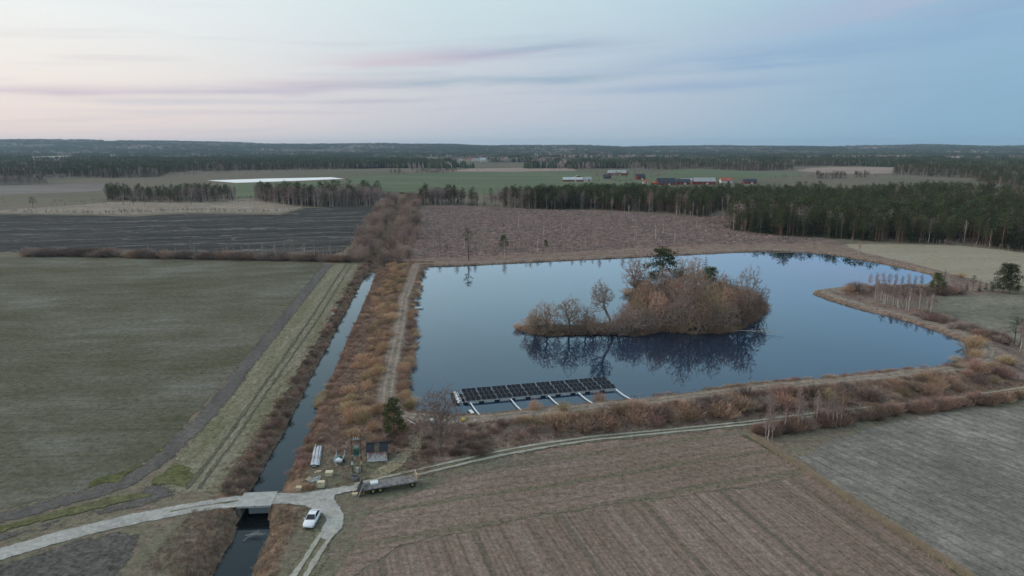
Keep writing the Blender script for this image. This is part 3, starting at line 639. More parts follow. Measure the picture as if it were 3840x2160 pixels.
MB().tube((tl/2,0,.7),(tl/2+1.1,0,.55),.07,.05,6).build('drawbar', steel_m, tr)
tb_ = MB(); tb_.box((-tl/2-.28,0,1.02), (.08,2.3,2.25), ry=.42); tb_.build('tail_ramp', plain('ramp_black', (.03,.03,.035), .8, .2, .2, 2), tr)
for s in (-1,1): MB().box((-tl/2-.31,s*1.17,1.02), (.14,.07,2.3), ry=.42).build('ramp_edge', alu_m, tr)

def crate(name, px, py, sx_, sy_, sz_, rz, m, label, cat='crate', group=None, skids=True, z=None, open_top=False):
    p = GT(px, py) if z is None else G(px, py, z)
    o = empty(name, (p.x, p.y, (p.z if z is None else z)+.02), rz); tag(o, label, cat, group)
    zb = .12 if skids else 0
    if skids:
        for i in (-1,0,1): MB().box((0,i*(sy_/2-.07),.06), (sx_,.12,.118)).build('skid', m, o)
    n_ = 4
    for i in range(n_):
        hh = (sz_-zb)/n_; zc = zb+hh*(i+.5)
        MB().box((0,-sy_/2,zc), (sx_,.04,hh*.95)).build('side_board', m, o); MB().box((0,sy_/2,zc), (sx_,.04,hh*.95)).build('side_board', m, o)
        MB().box((-sx_/2,0,zc), (.04,sy_-.05,hh*.95)).build('end_board', m, o); MB().box((sx_/2,0,zc), (.04,sy_-.05,hh*.95)).build('end_board', m, o)
    if open_top: MB().box((0,0,zb+.03), (sx_-.06,sy_-.06,.04)).build('floor', oldwood_m, o)
    else:
        for i in range(4): MB().box((0,-sy_/2+(i+.5)*sy_/4,sz_+.015), (sx_+.06,sy_/4*.96,.04)).build('lid_board', m, o)
    return o
cream_m = plain('cream_wood', (.66,.57,.40), .85, .2, .08, 3)
crate('crate', 1235,1783,1.25,1.0,.75,.05,cream_m,'closed pale crate lying alone on the grass behind the other boxes')
c2 = crate('crate', 1205,1826,1.2,.9,1.0,.08,cream_m,'pale crate with dark stencil marks on its front near the road')
for i, x in enumerate((-.44,-.36,-.27,-.15,-.08,.0)): MB().box((x,-.475,.86-.02*(i%2)), (.06,.008,.1+.03*(i%3))).build('stencil_mark', trim_m, c2)
crate('crate', 1122,1838,.95,.8,.6,.1,wood_m,'small pale crate at the canal end of the pallets')
crate('crate', 1332,1800,1.35,1.0,.85,-.25,oldwood_m,'open grey wooden box at the foot of the transformer poles',open_top=True)
crate('crate', 1331,1858,.9,.7,.35,.1,wood_m,'low pale crate below the trailer ramp')
crate('crate', 1403,1813,1.25,1.1,.28,tang,white_m,'flat white box lying on the trailer deck',cat='box',z=1.17,skids=False)
def pallet(px, py, rz, tilt, label, z0=0.0, n=1, m=redwood_m, group='wooden pallets by the road', vertical=False):
    p = GT(px, py)
    o = empty('pallet', (p.x, p.y, p.z+.03+z0), rz); o.rotation_euler = (tilt, 0, rz); tag(o, label, 'pallet', group)
    for i in range(5): MB().box((-.48+i*.24,0,.13), (.13,.8,.022)).build('top_slat', m, o)
    for s in (-1,0,1):
        MB().box((0,s*.36,.065), (1.2,.09,.09)).build('stringer', m, o); MB().box((0,s*.36,.01), (1.2,.1,.02)).build('bottom_slat', m, o)
    return o
for i in range(6): pallet(1148,1835,.1,0,'brown pallet in the left stack by the road', i*.155, group='left stack of pallets')
for i in range(5): pallet(1165,1834,.06,0,'brown pallet in the right stack by the road', i*.155, group='right stack of pallets')
pallet(1158,1798,1.2,.12,'loose pale pallet lying behind the pallet stacks', m=wood_m, group=None)
pallet(1356,1854,.5,1.15,'orange-tinted pallet leaning against the trailer tail', m=plain('orange_wood', (.55,.33,.15), .85, .2, .15, 3), group=None)
pale_m = plain('pale_steel', (.60,.66,.68), .5, .4, .08, 3)
for i, (px, py) in enumerate(((1172,1800),(1181,1799),(1188,1797),(1196,1795))):
    p = GT(px, py); o = empty('steel_ladder_frame', (p.x, p.y, p.z+.05), R(83+i*3)); tag(o, ('leftmost','second','third','rightmost')[i]+' of the four pale steel frames lying behind the pallets', 'steel frame', 'pale steel frames on the grass')
    for s in (-1,1): MB().box((0,s*.16,.04), (2.0+.2*(i%2),.06,.06)).build('rail', pale_m, o)
    for k in range(6): MB().box((-.8+k*.32,0,.04), (.05,.27,.04)).build('rung', pale_m, o)
p = GT(1193,1771); tag(MB().box((p.x,p.y,p.z+.08),(1.3,.35,.1),rz=.4).box((p.x+.1,p.y+.15,p.z+.17),(1.1,.3,.08),rz=.1).build('plank_pile', wood_m), 'few pale planks dropped below the pipe bundle', 'planks')
# bundle of pipes
pipe_m = plain('grey_pipe', (.56,.58,.61), .5, .4, .06, 1)
p0, p1 = GT(1180,1752), GT(1194,1679)
for i in range(13):
    lay = 0 if i < 7 else 1; k = (i if lay == 0 else i-7)-(3 if lay == 0 else 2.5)
    sid = Vector((k*.24, 0, .16+lay*.27)); far = Vector((k*.20+rnd.uniform(-.15,.15), rnd.uniform(-.7,.7), .16+lay*.27))
    a, b = p0+sid+Vector((0, rnd.uniform(-.3,.3), 0)), p1+far
    o = empty('pipe', a); d_ = b-a
    MB().tube((0,0,0), d_, .125, .125, 10, False).build('pipe_wall', pipe_m, o); MB().tube(d_*-.001, d_*.004, .10, .10, 10).build('bore', trim_m, o)
    tag(o, 'long grey pipe in the bundle beside the canal', 'pipe', 'bundle of long grey pipes')
# small cart
p = GT(1272,1733); cart = empty('small_trailer', (p.x, p.y, p.z+.02), R(4)); tag(cart, 'small steel trailer loaded with white and green sheeting', 'trailer')
MB().box((0,0,.55),(1.5,2.5,.08)).build('bed', steel_m, cart)
for s in (-1,1):
    MB().box((s*.76,.2,.78),(.05,3.0,.4)).build('side_panel', pale_m, cart); MB().box((s*.76,1.75,1.05),(.08,.08,1.1)).build('post', pale_m, cart)
    ty = MB().tube((s*.84,.1,.32),(s*1.02,.1,.32),.32,.32,16).build('wheel', tyre_m, cart); MB().tube((s*1.01,.1,.32),(s*1.03,.1,.32),.18,.16,12).build('rim', steel_m, ty)
    MB().tube((s*.55,-1.25,.5),(0,-2.3,.42),.04,.04,6).build('drawbar', steel_m, cart)
MB().box((0,-1.26,.75),(1.5,.05,.36)).build('front_panel', pale_m, cart)
def lump(nx, ny, sx_, sy_, hh, seed):
    r_ = random.Random(seed); b = MB()
    for j in range(ny+1):
        for i in range(nx+1):
            u, v = i/nx*2-1, j/ny*2-1; b.v.append((u*sx_/2, v*sy_/2, hh*(1-max(abs(u),abs(v))**3)*r_.uniform(.5,1)))
    for j in range(ny):
        for i in range(nx): b.f.append((j*(nx+1)+i, j*(nx+1)+i+1, (j+1)*(nx+1)+i+1, (j+1)*(nx+1)+i))
    return b
link('white_sheeting', lump(7,9,1.4,2.3,.45,3).mesh('white_sheeting', white_m), cart, (0,0,.6))
link('green_sheeting', lump(5,4,1.2,.9,.42,5).mesh('green_sheeting', plain('green_tarp', (.05,.16,.12), .6, .3, .3, 3)), cart, (.05,.15,.80))

# ------------------------------------------------------------------ pole-mounted transformer
pa, pb = GT(1323,1772), GT(1357,1770); hp = tall(1323,1772,1630)
tfm = empty('pole_transformer', (pa+pb)/2, math.atan2(pb.y-pa.y, pb.x-pa.x)); tag(tfm, 'green transformer hung between two wooden poles', 'transformer')
hw = (pb-pa).length/2; green_t = plain('transformer_green', (.07,.17,.11), .5, .4, .12, 3); greyw = plain('pole_wood', (.17,.14,.115), .95, .1, .2, 2)
for s in (-1,1):
    po = MB().tube((s*hw,0,-.3),(s*hw,0,hp),.14,.10,10).build('pole', greyw, tfm); MB().tube((s*hw,0,1.55),(s*hw,0,2.2),.165,.16,10).build('white_band' if s < 0 else 'warning_band', white_m if s < 0 else wood_m, po)
MB().box((0,-.02,hp-.95),(hw*2+.5,.10,.14)).build('crossarm', steel_m, tfm); MB().box((0,0,hp-4.05),(hw*2+.3,.5,.12)).build('platform', steel_m, tfm)
tk = MB().box((0,0,hp-3.25),(1.05,.75,1.25)).build('tank', green_t, tfm); MB().box((0,0,hp-2.58),(1.0,.7,.12), taper=.8).build('tank_lid', green_t, tk)
for i in range(7): MB().box((-.42+i*.14,-.42,hp-3.3),(.03,.12,.95)).build('cooling_fin', green_t, tk)
for i in (-1,0,1):
    bu_ = MB().tube((i*.3,0,hp-2.52),(i*.3,0,hp-2.0),.07,.05,8).build('bushing', alu_m, tfm)
    MB().tube((i*.32,0,hp-.9),(i*.32,0,hp-.5),.06,.05,8).build('insulator', white_m, tfm); MB().tube((i*.3,0,hp-2.0),(i*.32,0,hp-.9),.012,.012,4).build('lead', trim_m, tfm)
p = GT(1341,1774); cab = empty('cable_cabinet', (p.x,p.y,p.z), 0); tag(cab, 'small grey cable cabinet between the transformer poles', 'cabinet')
MB().box((0,0,.5),(.5,.35,1.0)).build('housing', steel_m, cab); MB().box((0,0,1.02),(.56,.42,.05)).build('lid', alu_m, cab); MB().box((0,-.185,.5),(.44,.02,.86)).build('door', alu_m, cab)

# ------------------------------------------------------------------ shed
sa0, sb0 = GT(1378,1732), GT(1452,1727); sdv = sb0-sa0; sw = sdv.length; sc_ = (sa0+sb0)/2; hs_ = tall(1378,1732,1693)
sm_, st_, sbb = new_mat('peeling_wall', .95, .1); q = NG(st_); P_ = q.n('ShaderNodeTexCoord').outputs['Object']
pe = q.noise(q.map(P_, 0, (1,1,.25)), 3.2, 5, .7); spz = q.n('ShaderNodeSeparateXYZ'); q.l(P_, spz.inputs[0])
pe = q.math('ADD', pe, q.math('MULTIPLY', q.math('SUBTRACT', 1.0, spz.outputs[2]), .12))
q.l(q.mix(q.mapr(pe, .40, .56), (.40,.22,.20,1), (.72,.68,.67,1)), sbb.inputs['Base Color'])
shed = empty('tool_shed', (sc_.x, sc_.y, min(sa0.z, sb0.z)), math.atan2(sdv.y, sdv.x)); tag(shed, 'small shed with peeling red wall and dark roof', 'shed')
dpt = 3.4; bl = 12
for i in range(bl): MB().box((-sw/2+(i+.5)*sw/bl, 0, hs_/2), (sw/bl*.95, .05, hs_)).build('wall_board', sm_, shed)
MB().box((0,.04,hs_/2),(sw-.04,.05,hs_-.02)).build('wall', oldwood_m, shed); MB().box((0,dpt,hs_/2),(sw,.08,hs_)).build('wall', oldwood_m, shed)
for s in (-1,1): MB().add([(s*(sw/2-.04),.03,0),(s*(sw/2-.04),dpt,0),(s*(sw/2-.04),dpt,hs_),(s*(sw/2-.04),dpt/2,hs_+.85),(s*(sw/2-.04),.03,hs_)]+[(s*(sw/2-.12),.03,0),(s*(sw/2-.12),dpt,0),(s*(sw/2-.12),dpt,hs_),(s*(sw/2-.12),dpt/2,hs_+.85),(s*(sw/2-.12),.03,hs_)], [(0,1,2,3,4),(9,8,7,6,5)]+[(i,(i+1)%5,5+(i+1)%5,5+i) for i in range(5)]).build('gable', oldwood_m, shed)
dark_roof = plain('dark_roof', (.018,.021,.030), .6, .3, .15, 2); brown_roof = plain('brown_roof', (.13,.11,.075), .9, .1, .25, 3)
rw = sw+.45; sl_a = math.atan2(.85, dpt/2); sll = math.hypot(.85, dpt/2)+.35
for (u0,u1,m_) in ((0,.38,dark_roof),(.38,.60,brown_roof),(.60,1,dark_roof)):
    for s in (-1,1):
        cyy = dpt/2+s*math.cos(sl_a)*(sll/2-.02); czz = hs_+.92-math.sin(sl_a)*(sll/2-.02)
        MB().box((-rw/2+(u0+u1)/2*rw, cyy, czz), ((u1-u0)*rw-.01, sll, .06), rx=-s*sl_a).build('roof_panel', m_, shed)
MB().box((0,dpt/2,hs_+.97),(rw,.3,.05)).build('ridge_cap', dark_roof, shed); MB().box((0,-.10,.10),(sw+.2,.14,.09)).build('base_rail', white_m, shed)

# ------------------------------------------------------------------ odds and ends on the bank
p = GT(1622,1592); tk = empty('pump_unit', (p.x,p.y,p.z), .2); tag(tk, 'grey pump unit under a white cover below the big oak', 'pump')
MB().box((0,0,.5),(1.1,.9,.95)).build('housing', steel_m, tk); link('white_cover', lump(6,6,1.45,1.25,.5,8).mesh('white_cover', white_m), tk, (0,0,.97)); MB().box((0,-.5,.45),(.5,.06,.6)).build('door', alu_m, tk)
p = GT(1641,1588); o = empty('white_drum', (p.x,p.y,p.z+.25), .3); tag(o, 'small white drum lying beside the covered pump', 'drum')
MB().tube((0,-.3,.05),(0,.3,.05),.3,.3,16).build('barrel', white_m, o); MB().tube((0,-.33,.05),(0,-.3,.05),.22,.22,14).build('lid', alu_m, o)
ym = plain('yellow_plastic', (.62,.42,.03), .4, .5, .1, 2); p = GT(1739,1577)
kb = empty('yellow_float', (p.x,p.y,p.z+.1), .15); tag(kb, 'pair of yellow floats lashed together on the bank', 'float')
for k in (0,1): MB().tube((-.5,-.28+k*.56,.15),(.0,-.28+k*.56,.2),.10,.24,12).tube((0,-.28+k*.56,.2),(.55,-.28+k*.56,.17),.24,.08,12).build('hull', ym, kb)
MB().box((0,0,.36),(.07,.8,.04)).build('strap', trim_m, kb)
p = GT(1782,1582); o = empty('white_bucket', (p.x,p.y,p.z), 0); tag(o, 'small white bucket on the bank near the first mooring arm', 'bucket')
link('pail', MB().lathe([(.16,0),(.21,.42),(.18,.42),(.14,.05)], 14).mesh('pail', white_m), o); MB().tube((-.2,0,.42),(.2,0,.42),.01,.01,4).build('handle', steel_m, o)
p = G(1768,1549,1.2); pn = empty('small_pontoon', (p.x,p.y,1.2), R(112)); tag(pn, 'small white pontoon floating by the bank left of the solar array', 'pontoon')
for k in range(4): MB().box((-.75+k*.52,0,.34),(.46,.75,.08)).build('deck_board', white_m, pn)
for s in (-1,1): MB().tube((-1.1,s*.42,.12),(1.1,s*.42,.12),.16,.16,10).build('float_tube', black_m, pn)
pA, pB = GT(1529,1577), GT(1561,1594)
tag(MB().tube(pA+Vector((0,0,.12)), pB+Vector((0,0,.12)), .11, .09, 8).build('white_pole', white_m), 'white pole lying on the ground near the young pine', 'pole')
p = GT(1527,1592); o = empty('sawhorse', (p.x,p.y,p.z), .4); tag(o, 'small orange wooden trestle by the young pine', 'trestle')
for s in (-1,1):
    for k in (-1,1): MB().tube((s*.5,k*.35,0),(s*.4,0,.75),.04,.04,5).build('leg', wood_m, o)
MB().box((0,0,.77),(1.1,.1,.1)).build('beam', wood_m, o)
for i, (a, b) in enumerate((((1731,1677),(1781,1667)),((1736,1670),(1800,1660)))):
    pA, pB = GT(*a), GT(*b); tag(MB().tube(pA+Vector((0,0,.2)), pB+Vector((0,0,.3)), .12, .09, 7).build('fallen_pole', plain('grey_log', (.33,.31,.29), .95, .1, .2, 2) if i == 0 else bpy.data.materials['grey_log']), ('lower','upper')[i]+' of two grey poles lying in the brush right of the oak', 'log', 'grey poles in the brush')
# rowing boat
p = G(1571,1158,1.2); bt = empty('rowing_boat', (p.x,p.y,1.2), R(15)); tag(bt, 'small white rowing boat at the left shore of the pond', 'boat')
hb = MB(); prof = [(-1.6,.45),(-.9,.62),(0,.68),(.9,.5),(1.7,.04)]
for x,hw_ in prof: hb.v += [(x,hw_,.42),(x,hw_*.75,.0),(x,0,-.08),(x,-hw_*.75,0),(x,-hw_,.42),(x,-hw_*.9,.40),(x,-hw_*.65,.06),(x,0,.02),(x,hw_*.65,.06),(x,hw_*.9,.40)]
for i in range(4):
    for k in range(10): hb.f.append((i*10+k,i*10+(k+1)%10,(i+1)*10+(k+1)%10,(i+1)*10+k))
hb.f.append(tuple(range(10))); hb.build('hull', white_m, bt)
for x in (-.8,.3): MB().box((x,0,.28),(.22,1.0,.04)).build('thwart', wood_m, bt)

# ------------------------------------------------------------------ farm and village
red_w = plain('barn_red', (.27,.045,.035), .9, .1, .15, .3); white_w = plain('house_white', (.70,.68,.64), .8, .2, .06, .3); dark_w = plain('dark_wall', (.07,.07,.10), .8, .2, .1, .3)
r_grey = plain('roof_grey', (.33,.34,.34), .7, .3, .1, .2); r_light = plain('roof_light', (.48,.52,.53), .6, .3, .08, .2); r_black = plain('roof_black', (.035,.04,.055), .7, .3, .1, .2); r_tile = plain('roof_tile', (.42,.15,.10), .9, .1, .12, .4)
win_m = plain('window_glass', (.05,.06,.08), .15, .5, .1, 1); cream_w = plain('house_cream', (.62,.52,.32), .8, .2, .06, .3)
def barn(name, x0, x1, base, top, wall, roof, label, cat='barn', depth=None, rz=0.0, gable_front=False, doors=1, wins=2, rf=.55, chimney=False):
    a, b = G(x0, base), G(x1, base); c = (a+b)/2; wd_ = (b-a).length; ht = tall((x0+x1)/2, base, top)-(depth or wd_*.5)*.02
    o = empty(name, c, rz); tag(o, label, cat); d = depth or wd_*.5; hw_ = ht*(1-rf); 
    lx, ly = (wd_, d) if not gable_front else (d, wd_)
    f = empty('x') if False else o
    # ridge runs along local x (or y when the gable faces us)
    def T(x,y,z): return (x,y,z) if not gable_front else (y,x,z)
    wl = MB().add([T(-lx/2,-ly/2,0),T(lx/2,-ly/2,0),T(lx/2,ly/2,0),T(-lx/2,ly/2,0),T(-lx/2,-ly/2,hw_),T(lx/2,-ly/2,hw_),T(lx/2,ly/2,hw_),T(-lx/2,ly/2,hw_),T(-lx/2,0,ht-.15),T(lx/2,0,ht-.15)],
        [(0,1,5,4),(1,2,6,9,5),(2,3,7,6),(3,0,4,8,7),(4,5,9,8),(6,7,8,9)]).build('wall', wall, o)
    ov = .5
    for s in (-1,1):
        z0 = hw_-.18; t_ = .22
        r4 = [T(-lx/2-ov,s*(ly/2+ov),z0),T(lx/2+ov,s*(ly/2+ov),z0),T(lx/2+ov,0,ht),T(-lx/2-ov,0,ht)]; r5 = [(x,y,z+t_) for x,y,z in r4]
        MB().add(r4+r5, [(0,1,2,3),(7,6,5,4),(0,4,5,1),(1,5,6,2),(2,6,7,3),(3,7,4,0)]).build('roof', roof, o)
    fy = -d/2 if not gable_front else -d/2
    fx = wd_
    for i in range(doors): MB().box((fx*(-.22+.44*i/(max(1,doors-1))) if doors > 1 else fx*.12, fy-.06, min(3.0,hw_*.8)/2), (min(3.2,fx*.2),.12,min(3.0,hw_*.8))).build('door', white_w if wall is red_w else red_w, o)
    for i in range(wins): 
        w_ = MB().box((fx*(-.42+.84*(i+.5)/wins), fy-.05, hw_*.55), (1.2,.1,1.2)).build('window', white_w, o); MB().box((fx*(-.42+.84*(i+.5)/wins), fy-.11, hw_*.55), (.95,.06,.95)).build('pane', win_m, w_)
    if chimney: MB().box((fx*.15,0,ht+.4),(.8,.8,1.8)).build('chimney', r_tile, o)
    return o
barn('barn',2111,2184,680,664,red_w,r_light,'long low red barn with pale roof at the left edge of the farm',wins=7,depth=14)
barn('farm_building',2188,2217,680,663,white_w,r_grey,'small grey-roofed building beside the long red barn','building',depth=12)
barn('barn',2152,2184,669,657,red_w,r_grey,'red gabled barn partly behind the long low barn',depth=14,gable_front=True)
barn('barn',2280,2352,657,637,red_w,r_grey,'large grey-roofed red barn at the back of the farm among trees',depth=22,rz=-.25)
barn('house',2264,2290,670,654,dark_w,r_black,'dark blue house in front of the back barn','house',depth=10,chimney=True)
barn('barn',2384,2416,673,652,red_w,r_black,'small red barn half hidden by bare trees',depth=12,rz=.2)
barn('storehouse',2411,2428,689,674,white_w,r_tile,'tiny white storehouse with red roof at the left of the black-roofed barn','storehouse',depth=8,wins=1)
barn('storehouse',2444,2464,692,680,red_w,r_tile,'small red storehouse touching the black-roofed barn','storehouse',depth=8,wins=1)
barn('barn',2464,2530,693,667,red_w,r_black,'big barn with steep black roof in the middle of the farm',depth=18,rf=.68,wins=4)
barn('barn',2538,2586,691,670,red_w,r_black,'dark red barn between the black-roofed and the grey-roofed barns',depth=16,rz=-.2)
barn('farm_building',2552,2602,678,669,white_w,r_light,'pale metal roof behind the dark red barn','building',depth=14,doors=0)
barn('barn',2600,2678,691,665,red_w,r_grey,'long red barn with grey roof right of the farmyard',depth=18,rz=-.12,wins=6)
barn('house',2700,2744,686,666,white_w,r_tile,'white farmhouse with red tiled roof','house',depth=10,wins=4,chimney=True)
barn('barn',2788,2834,688,671,red_w,r_black,'low red barn with dark roof at the right end of the farm',depth=12,rz=-.1)
vil = [(1800,1822,606,591,white_w,r_light,'tall white house with bright gable in the village'),(1770,1797,603,594,white_w,r_grey,'white house with grey roof in the village'),(1752,1769,603,592,cream_w,r_tile,'small pale house with red roof in the village'),
       (1724,1733,603,595,white_w,r_grey,'tiny white cottage in the village'),(1676,1690,608,598,white_w,r_light,'pale house beside the yellow one at the village edge'),(1662,1675,608,599,cream_w,r_tile,'yellow house at the village edge'),(1599,1608,605,599,white_w,r_grey,'lone white house left of the village'),
       (1994,2032,607,598,white_w,r_light,'long pale roof in the trees right of the village'),(1980,1992,606,599,white_w,r_grey,'small pale house beside the long pale roof'),
       (3570,3594,603,597,cream_w,r_light,'leftmost pale building of the hamlet far right'),(3598,3622,604,597,white_w,r_light,'second pale building of the hamlet far right'),(3626,3668,605,598,cream_w,r_grey,'third pale building of the hamlet far right'),(3712,3740,607,599,white_w,r_light,'fourth pale building of the hamlet far right'),(3748,3775,603,596,cream_w,r_light,'rightmost pale building of the hamlet far right')]
for (x0,x1,bs,tp,wm,rm,lb) in vil: barn('house',x0,x1,bs,tp,wm,rm,lb,'house',depth=12,wins=3)
# ------------------------------------------------------------------ vegetation
bark_m = foliage('bark', (0.17, 0.135, 0.115), (0.24, 0.195, 0.165), .2); birchbark_m = foliage('birch_bark', (.48,.43,.40), (.32,.27,.25), .3); pinebark_m = foliage('pine_bark', (.20,.11,.07), (.13,.09,.07), .2)
tw_brown = foliage('twigs_brown', (.35,.22,.16), (.42,.285,.20), .38); tw_grey = foliage('twigs_grey', (0.27, 0.21, 0.185), (0.34, 0.27, 0.235), .38); tw_red = foliage('twigs_red', (.32,.195,.16), (.38,.25,.20), .38)
tw_orange = foliage('twigs_orange', (.43,.275,.17), (.50,.335,.215), .38); tw_ochre = foliage('twigs_ochre', (0.36, 0.265, 0.16), (0.43, 0.325, 0.21), .38); tw_birch = foliage('twigs_birch', (0.31, 0.225, 0.205), (0.37, 0.28, 0.255), .25)
tw_alder = foliage('twigs_alder', (.30,.21,.17), (.36,.26,.21), .38); tw_dark = foliage('twigs_dark', (0.2, 0.145, 0.12), (0.26, 0.185, 0.15), .38)
pine_l = foliage('pine_needles', (.050,.066,.030), (.088,.104,.048), .45); spruce_l = foliage('spruce_needles', (.036,.050,.028), (.062,.078,.040), .45)
reed_m = foliage('reeds', (0.55, 0.44, 0.29), (0.46, 0.36, 0.24), .2); tuft_m = foliage('dry_grass', (0.52, 0.42, 0.31), (0.4, 0.31, 0.225), .3); tuft_g = foliage('green_grass', (0.15, 0.165, 0.06), (0.24, 0.22, 0.12), .3); tuft_r = foliage('dead_weeds', (0.34, 0.225, 0.175), (0.25, 0.165, 0.13), .3)

def rvec(r, s=1.0): return Vector((r.uniform(-1,1), r.uniform(-1,1), r.uniform(-1,1)))*s
def mtree(seed, H, zc, rx, rz, n, up_to, bark, twig, lean=(0,0), bf=.3, tw=10, tl=.8, tww=.05, rt=.02, stems=1, shell=.42, wig=.012, side=.25, thick=.46):
    """bare tree grown as a branching network through a lumpy crown, thin twigs on every tip"""
    r = random.Random(seed); tk, cw = MB(), MB(); C = Vector((lean[0]*zc*H, lean[1]*zc*H, zc*H)); ph = [r.uniform(0,6.28) for _ in range(4)]
    pos = []; par = []; ln = []
    for s in range(stems):
        a = s*6.283/stems+r.random(); p = Vector((math.cos(a),math.sin(a),0))*(.03*H if stems > 1 else 0)-Vector((0,0,.3)); top = up_to*H*(r.uniform(.7,1) if stems > 1 else 1); k = max(3, int(top/(.07*H))); prev = -1; L_ = 0
        for i in range(k+1):
            t = i/k; w_ = Vector((lean[0]*top*t**1.3, lean[1]*top*t**1.3, top*t))
            if stems > 1: w_ += Vector((math.cos(a),math.sin(a),0))*top*t*.35
            q_ = p+w_+rvec(r, wig*H)*(1 if i else 0); L_ += (q_-pos[prev]).length if prev >= 0 else 0; pos.append(q_); par.append(prev); ln.append(L_); prev = len(pos)-1
    m0 = len(pos); pts = []
    while len(pts) < n:
        d = rvec(r)
        if d.length > 1 or d.length < .05: continue
        d.normalize(); a = math.atan2(d.y,d.x); lump_ = 1+.16*math.sin(2*a+ph[0])+.12*math.sin(3*a+ph[1]+d.z*2)+.12*math.sin(5*d.z+ph[2]+a); q_ = r.random()**shell*lump_
        v = C+Vector((d.x*rx*H*q_, d.y*rx*H*q_, d.z*rz*H*q_))
        if v.z > .06*H: pts.append(v)
    A = np.array([p[:] for p in pts]); alive = np.ones(n, bool); best = np.full(n, 1e9); bj = np.zeros(n, int); LB = np.array(ln)
    def relax(j):
        d = np.linalg.norm(A-np.array(pos[j][:]), axis=1)+bf*ln[j]; k = d < best; best[k] = d[k]; bj[k] = j
    for j in range(max(0, 1) if stems > 1 else max(1, int(m0*side)), m0): relax(j)
    for _ in range(n):
        i = int(np.argmin(np.where(alive, best, 1e12))); alive[i] = False; j = int(bj[i]); pos.append(pts[i]); par.append(j); ln.append(ln[j]+(pts[i]-pos[j]).length); relax(len(pos)-1)
    N_ = len(pos); cnt = [1]*N_
    for i in range(N_-1, m0-1, -1): cnt[par[i]] += cnt[i]
    for i in range(m0-1, -1, -1):
        if par[i] >= 0: cnt[par[i]] += cnt[i]
    rad = [rt*c**thick for c in cnt]
    for i in range(N_):
        if par[i] >= 0:
            big = cnt[i] > n*.05; (tk if big else cw).tube(pos[par[i]], pos[i], min(rad[par[i]], rad[i]*1.35), rad[i], 7 if cnt[i] > n*.3 else (5 if big else 3), False)
        if i >= m0:
            o = (pos[i]-C); o = o.normalized() if o.length > .01 else Vector((0,0,1))
            for _ in range(tw):
                b0 = pos[i].lerp(pos[par[i]], r.random()*.8); cw.blade(b0, o*.6+rvec(r, .95)+Vector((0,0,.25)), tl*r.uniform(.5,1.2), tww, rvec(r))
    zm = max(v[2] for v in cw.v); k = H/zm; tk.v = [(x*k,y*k,z*k) for x,y,z in tk.v]; cw.v = [(x*k,y*k,z*k) for x,y,z in cw.v]
    return (tk.mesh('trunk', bark, True), cw.mesh('crown', twig), H)
oaks = [mtree(s, 15, .60, .36, .38, 420, .42, bark_m, tw_grey, tw=15, tl=.75, tww=.045, lean=(.03,.02)) for s in (3,8)]
ashes = [mtree(20+s, 14, .62, .24, .37, 520, .45, bark_m, (tw_grey,tw_brown,tw_brown)[s], tw=15, tl=.75, tww=.05, rt=.016) for s in range(3)]
fulls = [mtree(140+s, 15, .57, .30, .42, 760, .34, bark_m, (tw_brown,tw_ochre,tw_brown,tw_orange)[s], tw=10, tl=.8, tww=.052, rt=.016) for s in range(4)]
rounds = [mtree(40+s, 8, .52, .40, .46, 420, .22, bark_m, (tw_alder,tw_orange,tw_alder,tw_grey,tw_dark)[s], tw=8, tl=.55, tww=.048, stems=3, rt=.014) for s in range(5)]
birches = [mtree(60+s, 14, .66, .13, .33, 150, .88, birchbark_m, (tw_birch,tw_birch,tw_red)[s], tw=9, tl=.9, tww=.07, rt=.017, side=.4, thick=.5) for s in range(3)]
birch_thin = [mtree(70+s, 14, .72, .08, .27, 60, .92, birchbark_m, tw_birch, tw=7, tl=.9, tww=.08, rt=.022, side=.5, thick=.5) for s in range(2)]

def pine(seed, H, n_cl=22, per=34, size=.55, bare=.45, leaf=None, rad=.17):
    r = random.Random(seed); tk, cw = MB(), MB(); bend = rvec(r, H*.02)
    top = Vector((bend.x,bend.y,H*.96)); tk.tube((0,0,-.3), top*.5+Vector((0,0,0)), H*.014, H*.010, 7, False); tk.tube(top*.5, top, H*.010, H*.003, 6, False)
    for i in range(n_cl):
        t = bare+(1-bare)*(i+.5)/n_cl; a = i*2.4+r.uniform(-.5,.5); wr = H*rad*(1.15-.85*((t-bare)/(1-bare))**1.5)*r.uniform(.45,1.1)
        c = top*t+Vector((math.cos(a)*wr, math.sin(a)*wr, r.uniform(-.02,.03)*H)); tk.tube(top*(t-.03), c, H*.004, H*.001, 3, False)
        s = H*.07*r.uniform(.8,1.4)
        for _ in range(per):
            o = rvec(r); o = o.normalized()*r.random()**.5; pnt = c+Vector((o.x*s*1.3,o.y*s*1.3,o.z*s*.65))
            cw.blade(pnt, rvec(r)+Vector((0,0,.25)), size*r.uniform(.7,1.4), size*.5, rvec(r))
    return (tk.mesh('trunk', pinebark_m, True), cw.mesh('crown', leaf or pine_l), H)
